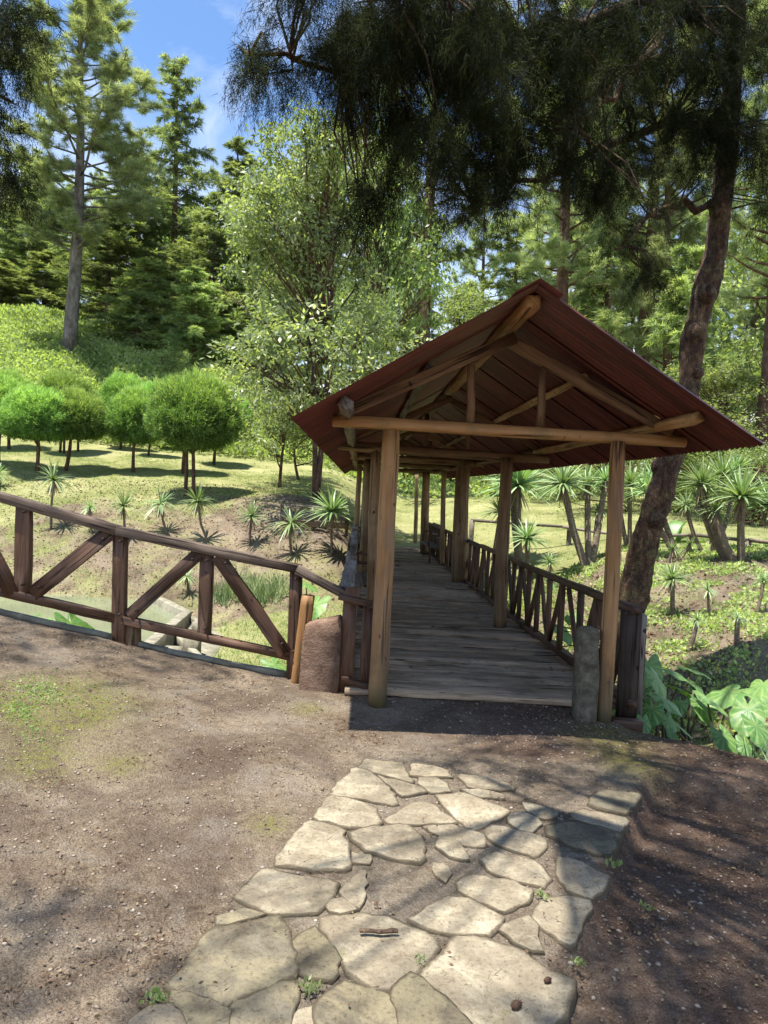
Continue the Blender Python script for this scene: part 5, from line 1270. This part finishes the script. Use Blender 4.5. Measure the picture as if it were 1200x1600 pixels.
# ------------------------------------------------------------------ log fences beyond
def rail_fence(name, posts, rails, lab, rpx=4.5):
    D0 = posts[0][3]; e = empty(name, W(posts[0][0], posts[0][1], D0), lab, 'fence')
    for (px, pyb, pyt, D_) in posts:
        a, b_ = W(px, pyb, D_), W(px + (pyb - pyt) * .05, pyt, D_); a[2] = min(a[2], hz(a[0], a[1])) - .1; log('fence_post', a, b_, rpx * D_ / FPX, rpx * D_ / FPX * .9, M_railgrey, e, ry, sides=8, seg=4, knots=1)
    for (a, b_, Da, Db, r) in rails: log('rail', W(*a, Da), W(*b_, Db), r, r * .9, M_railgrey, e, ry, sides=7, seg=5, knots=1)
    return e
rail_fence('log_fence', [(736, 850, 812, 21.0), (887, 868, 822, 20.0), (1000, 890, 838, 18.5), (1078, 882, 838, 17.5), (1110, 880, 840, 17.0), (1168, 888, 845, 16.0), (1235, 892, 848, 15.0)],
           [((736, 812), (880, 823), 21, 20, .045), ((880, 823), (1000, 840), 20, 18.5, .045), ((1000, 840), (1078, 836), 18.5, 17.5, .045), ((1078, 836), (1170, 844), 17.5, 16, .045), ((1170, 844), (1240, 850), 16, 15, .045),
            ((830, 862), (960, 872), 20.5, 19.2, .05), ((960, 872), (1090, 868), 19.2, 17.4, .05)], 'low log fence along the lawn edge on the right bank')
e = empty('wooden_barrier', W(500, 830, 20.5), 'small weathered plank barrier behind the yuccas left of the bridge', 'barrier')
for (a, b_, wd) in (((440, 822), (441, 788), .09), ((488, 834), (489, 790), .08), ((541, 838), (542, 794), .09)): timber('barrier_post', W(*a, 20.8), W(*b_, 20.8), wd, .07, M_railgrey, e, ry)
timber('barrier_rail', W(438, 789, 20.7), W(545, 794, 20.7), .09, .05, M_railgrey, e, ry, side=(0, 0, 1)); timber('barrier_board', W(440, 804, 20.75), W(545, 808, 20.75), .04, .22, M_railgrey, e, ry, side=(0, 0, 1)); timber('barrier_board', W(440, 816, 20.75), W(545, 822, 20.75), .04, .16, M_logdark, e, ry, side=(0, 0, 1))
a, b_ = hit(465, 836), hit(540, 840); o = log('lying_log', a + np.array([0, 0, .05]), b_ + np.array([0, 0, .05]), .06, .05, M_railgrey, None, ry, seg=6); tag(o, 'thin pale log lying on the soil below the small barrier', 'log')
# power line over the left hill
for k, zz in enumerate((433, 438)):
    g = Geo(); A, B = W(-200, zz - 4, 64), W(420, zz + 10, 64); t = np.linspace(0, 1, 12)[:, None]; pts = A * (1 - t) + B * t; pts[:, 2] -= 1.2 * (1 - (2 * t[:, 0] - 1) ** 2)
    g.tube(pts, .035, 5); m_, t_, o_ = nodes('cable_grey') if k == 0 else (m_, None, None)
    if k == 0:
        pb = N(t_, 'ShaderNodeBsdfPrincipled', Roughness=.5); pb.inputs['Base Color'].default_value = (.4, .4, .4, 1); t_.links.new(pb.outputs[0], o_.inputs[0])
    new_obj('power_line', g.mesh('power_line'), None, m_, 'upper thin power line crossing the left forest edge' if k == 0 else 'lower thin power line crossing the left forest edge', 'cable')

# ------------------------------------------------------------------ ground cover (stuff)
rg = np.random.default_rng(12)
def scatter(n, xr, yr, cond=None):
    x = rg.uniform(*xr, n); y = rg.uniform(*yr, n)
    if cond is not None: k = cond(x, y); x, y = x[k], y[k]
    return np.column_stack([x, y, height(x, y)])
# weeds on the hillside
P_ = np.concatenate([scatter(26000, (-46, 6), (36, 64), lambda x, y: x / y < -.02), scatter(2500, (-12, 30), (34, 60), lambda x, y: x / y > -.1)])
m = 7; pos = np.repeat(P_, m, 0) + rg.normal(0, .18, (len(P_) * m, 3)) * np.array([1, 1, .55]) + np.array([0, 0, .2])
hgt = .5 + .5 * wob(P_[:, 0], P_[:, 1], .8, 3); pos[:, 2] += np.repeat(np.clip(hgt, 0, 1) * .45, m)
dr = unit(rdir(rg, len(pos)) + np.array([0, -.2, .6])); Ln = rg.uniform(.14, .34, len(pos))
ti = np.repeat(.25 + .5 * np.clip(hgt, 0, 1) * rg.uniform(.5, 1.2, len(P_)) + .25 * wob(P_[:, 0], P_[:, 1], .25, 1), m) + rg.normal(0, .1, len(pos))
v, f, t2 = leafquads(pos, dr, Ln, Ln * .28, ti, rg); new_obj('hillside_weeds', fmesh('hillside_weeds', v, f, t2, M_weed), None, None, 'mass of bright leafy weeds covering the hillside', None, None, 'stuff')
# short grass tufts on the banks and lawn edge
def grass_at(P, n, h, w_, name, lab, mat=M_grass, spread=.05):
    pos = np.repeat(P, n, 0) + rg.normal(0, spread, (len(P) * n, 3)) * np.array([1, 1, 0]); dr = unit(rdir(rg, len(pos)) * .55 + np.array([0, 0, 1.0]))
    ti = np.repeat(rg.uniform(.2, .9, len(P)), n) + rg.normal(0, .1, len(pos)); v, f, t2 = needles(pos - np.array([0, 0, .01]), dr, rg.uniform(h * .5, h, len(pos)), w_, ti, rg)
    new_obj(name, fmesh(name, v, f, t2, mat), None, None, lab, None, None, 'stuff')
grass_at(np.concatenate([scatter(20000, (-22, -2), (18, 34), lambda x, y: (x / y > -.62) & (wob(x, y, .9) > -.35)), scatter(9000, (2.2, 12), (7.5, 19), lambda x, y: (x / y > .12) & (wob(x, y, 1.3, 2) > -.05) & (y > edge_y(x) + 1)),
                         scatter(3000, (-1, 12), (18, 36), lambda x, y: x / y > .0), scatter(4500, (-4.2, -.6), (7.5, 17), lambda x, y: x > -3.7)]), 5, .09, .006, 'short_grass', 'short yellowish grass on the banks and lawn')
c_ = [hit(px, py, 10) for px in range(345, 450, 7) for py in (918, 928, 938)]
P_ = np.array([c + np.array([rg.normal(0, .15), rg.normal(0, .2), 0]) for c in c_]); P_[:, 2] = height(P_[:, 0], P_[:, 1])
grass_at(P_, 26, .5, .014, 'stream_reeds', 'clump of long green blades beside the stream', M_yucca, .1)
# weeds at the right soil edge
P_ = np.array([PL(px, py, -.05) for px, py in zip(rg.uniform(1170, 1240, 10), rg.uniform(1175, 1200, 10))]); P_[:, 2] = height(P_[:, 0], P_[:, 1])
grass_at(P_, 9, .22, .006, 'edge_grass', 'long grass at the shaded soil edge by the elephant ears', M_yucca, .04)
# low leafy cover and fallen leaves on the right bank
P_ = scatter(15000, (2.4, 12), (6.8, 17), lambda x, y: (x / y > .12) & (wob(x, y, 1.6, 2) + .5 * wob(x, y, 4.1, 5) > -.08) & (y > edge_y(x) + .8))
pos = np.repeat(P_, 5, 0) + rg.normal(0, .06, (len(P_) * 5, 3)) * np.array([1, 1, .2]) + np.array([0, 0, .03]); dr = unit(rdir(rg, len(pos)) + np.array([0, 0, .4])); Ln = rg.uniform(.03, .075, len(pos))
v, f, t2 = leafquads(pos, dr, Ln, Ln * .35, rg.uniform(.15, .9, len(pos)), rg); new_obj('bank_ground_cover', fmesh('bank_ground_cover', v, f, t2, M_weed), None, None, 'low leafy ground cover in patches on the right bank', None, None, 'stuff')
P_ = np.concatenate([scatter(9000, (2.2, 12), (6.6, 17), lambda x, y: (x / y > .12) & (y > edge_y(x) + .7)), scatter(9000, (-14, -1), (17, 27), lambda x, y: x / y > -.62)]); P_[:, 2] += .015
dr = rdir(rg, len(P_)); dr[:, 2] *= .25; dr = unit(dr); Ln = rg.uniform(.03, .09, len(P_)); v, f, t2 = leafquads(P_, dr, Ln, Ln * .3, rg.uniform(0, .8, len(P_)), rg); new_obj('fallen_leaves', fmesh('fallen_leaves', v, f, t2, M_litter), None, None, 'brown fallen leaves strewn over both banks', None, None, 'stuff')
# pebbles
def on_stone(x, y):
    r = np.zeros(len(x), bool)
    for P in PATHPOLY:
        ins = np.zeros(len(x), bool); n = len(P)
        for i in range(n):
            a, b = P[i], P[(i + 1) % n]; c = ((a[1] > y) != (b[1] > y)) & (x < (b[0] - a[0]) * (y - a[1]) / (b[1] - a[1] + 1e-12) + a[0]); ins ^= c
        r |= ins
    return r
ico = np.array([(0, 0, 1), (.9, 0, .2), (.28, .85, .2), (-.72, .53, .2), (-.72, -.53, .2), (.28, -.85, .2), (0, 0, -.6)], float); icf = np.array([(0, 1, 2), (0, 2, 3), (0, 3, 4), (0, 4, 5), (0, 5, 1), (6, 2, 1), (6, 3, 2), (6, 4, 3), (6, 5, 4), (6, 1, 5)])
def pebbles(P, rmin, rmax, name, lab, mat):
    n = len(P); r = rmin + (rmax - rmin) * rg.uniform(0, 1, n) ** 5; a = rg.uniform(0, 6.28, n); s = np.column_stack([rg.uniform(.8, 1.5, n), rg.uniform(.6, 1, n), rg.uniform(.35, .7, n)])
    V = ico[None] * (1 + rg.normal(0, .14, (n, 7, 3))) * s[:, None] * r[:, None, None]; c, s_ = np.cos(a)[:, None], np.sin(a)[:, None]
    V = np.stack([V[..., 0] * c - V[..., 1] * s_, V[..., 0] * s_ + V[..., 1] * c, V[..., 2]], -1) + P[:, None]
    Fi = (icf[None] + (np.arange(n) * 7)[:, None, None]).reshape(-1, 3)
    me = fmesh(name, V.reshape(-1, 3), Fi, np.repeat(rg.uniform(0, 1, n), 7), mat); new_obj(name, me, None, None, lab, None, None, 'stuff')
def pebmat():
    m, t, out = nodes('mixed_gravel'); a = t.nodes.new('ShaderNodeAttribute'); a.attribute_name = 'tint'
    c = ramp(t, a.outputs['Fac'], [(0, (.09, .06, .04)), (.45, (.22, .17, .13)), (.97, (.29, .24, .185)), (1, (.36, .31, .25))]); p = N(t, 'ShaderNodeBsdfPrincipled', Roughness=.85); t.links.new(c, p.inputs['Base Color']); t.links.new(p.outputs[0], out.inputs[0]); return m
P_ = scatter(46000, (-4.8, 3.4), (1.8, 6.5), lambda x, y: (y < edge_y(x)) & (np.abs(x) < y * .62 + .3) & ~on_stone(x, y) & (wob(x, y, 2.3, 1) + rg.normal(0, .5, len(x)) > -.3))
pebbles(P_, .0022, .015, 'gravel', 'scattered gravel and clods on the trodden soil', pebmat())
# leaf litter: brown needles and bits, thicker on the right and lower left
def dens(x, y):
    d = sstep(.0, .5, x - (.75 + (y - 2.8) * .51)) * .95 + .35 * sstep(2.9, 2.3, y) * sstep(-.2, -.8, x) + .12 + .35 * np.exp(-((x + .75) ** 2 + (y - 2.5) ** 2) / .08)
    d = d + .25 * (wob(x, y, 3.1, 6) > .25); d = d * np.where(wob(x, y, 5.3, 9) + .5 * wob(x, y, 13.0, 4) > .1, 1.5, .30); return (rg.uniform(0, 1, len(x)) < d) & (y < edge_y(x) + .1) & (np.abs(x) < y * .62 + .3)
def sd(a, b, x): return 1 - sstep(b, a, x)
P_ = scatter(120000, (-4.6, 3.6), (1.8, 6.4), dens); st = on_stone(P_[:, 0], P_[:, 1]); P_ = P_[~st | (rg.uniform(0, 1, len(P_)) < .14)]; st = on_stone(P_[:, 0], P_[:, 1]); P_[:, 2] += .004 + .022 * st
dr = rdir(rg, len(P_)); dr[:, 2] = np.abs(dr[:, 2]) * .3; dr = unit(dr)
v1, f1, t1 = needles(P_, dr, rg.uniform(.012, .05, len(P_)), .0013, rg.uniform(0, .7, len(P_)), rg)
k = rg.uniform(0, 1, len(P_)) < .28; Ln = rg.uniform(.006, .024, k.sum()); v2, f2, t2 = leafquads(P_[k] + np.array([0, 0, .004]), dr[k], Ln, Ln * .3, rg.uniform(.25, 1, k.sum()), rg)
me = mesh_np('leaf_litter', np.concatenate([v1, v2]), [f1, f2 + len(v1)], False, {'tint': np.concatenate([t1, t2])})
new_obj('leaf_litter', me, None, M_litter, 'brown needles and small leaves littering the soil', None, None, 'stuff')
# tiny sprigs
def sprig(px, py, n, L, lab):
    c = PL(px, py, .02); e_ = empty('weed_sprig', c, lab, 'weed'); pos = c + rg.normal(0, L * .45, (n, 3)) * np.array([1, 1, .1]); pos[:, 2] = c[2] + .002; pos = pos - c
    dr = unit(rdir(rg, n) + np.array([0, 0, .8])); Ln = rg.uniform(L * .5, L, n); v, f, t_ = leafquads(pos, dr, Ln, Ln * .22, rg.uniform(.2, .7, n), rg); new_obj('leaves', fmesh('leaves', v, f, t_, M_broad2), e_)
sprig(485, 1545, 46, .035, 'green weed sprig growing in the joint of the lower flagstones'); sprig(245, 1560, 50, .035, 'green weed sprig at the lower left edge of the path'); sprig(845, 1400, 24, .03, 'small weed among the right path stones')
sprig(962, 1352, 22, .045, 'small broad leaved weed at the corner of the raised path edge'); sprig(655, 1502, 12, .025, 'tiny weed at the edge of the stone with the stick'); sprig(900, 1505, 26, .03, 'weed tuft at the right rim of the path near the bottom'); sprig(1010, 1420, 20, .03, 'green sprig on the shaded litter right of the path')
# clover patches left
P_ = np.concatenate([np.array([PL(px, py, .12) for px, py in zip(rg.normal(cx_, sx_, n_), rg.normal(cy_, sy_, n_))]) for cx_, cy_, sx_, sy_, n_ in ((60, 1105, 22, 9, 420), (30, 1130, 16, 8, 340), (110, 1105, 40, 14, 220), (55, 1155, 18, 9, 90))]); P_[:, 2] = height(P_[:, 0], P_[:, 1])
dr = unit(rdir(rg, len(P_)) + np.array([0, 0, .5])); v, f, t_ = leafquads(P_, dr, rg.uniform(.012, .024, len(P_)), .006, rg.uniform(.3, .9, len(P_)), rg)
new_obj('clover_patch', fmesh('clover_patch', v, f, t_, M_grass), None, None, 'small patch of clover and moss on the soil at the left', None, None, 'stuff')
# stick and cone
A, B = PL(562, 1459, .02), PL(622, 1460, .02); A[2] = hz(A[0], A[1]) + .030; B[2] = hz(B[0], B[1]) + .030; g = Geo(); t = np.linspace(0, 1, 7)[:, None]; pts = A * (1 - t) + B * t; pts[:, 1] += .004 * np.sin(t[:, 0] * 9); g.tube(pts - A, [.0085, .009, .008, .009, .0085, .0095, .007], 8, rg, .1)
o = new_obj('stick', g.mesh('stick'), None, M_bark, 'short dark stick lying on the big pale flagstone', 'stick'); o.location = Vector(A)
def cone(px, py, s, lab):
    c = PL(px, py, .0); c[2] = hz(c[0], c[1]) + .018 + s * .6; e_ = empty('pine_cone', c, lab, 'pine cone', 'fallen pine cones'); V, T = [], []
    g = Geo(); g.tube(np.array([(-s, 0, 0), (-s * .5, 0, 0), (0, 0, 0), (s * .6, 0, 0), (s, 0, 0)]), np.array([.2, .6, .7, .5, .12]) * s, 9); 
    for i in range(46):
        t = i / 46; a = i * 2.4; r = s * (.25 + .6 * math.sin(math.pi * min(1, t * .95 + .08))); p = np.array([s * (2 * t - 1), math.cos(a) * r * .8, math.sin(a) * r * .8]); n_ = unit(p * np.array([.3, 1, 1]))
        sd_ = unit(np.cross(n_, [1, 0, 0])) * s * .22; g.add([p - sd_ - n_ * s * .1, p + sd_ - n_ * s * .1, p + n_ * s * .22 + np.array([s * .2, 0, 0])], (), [(0, 1, 2)])
    o = new_obj('scales', g.mesh('scales', False), e_, M_barkbrown); o.rotation_euler = (0, 0, .6)
cone(806, 1584, .02, 'dark pine cone on the big lower right flagstone'); cone(855, 1543, .015, 'smaller pine cone near the right rim of the path')
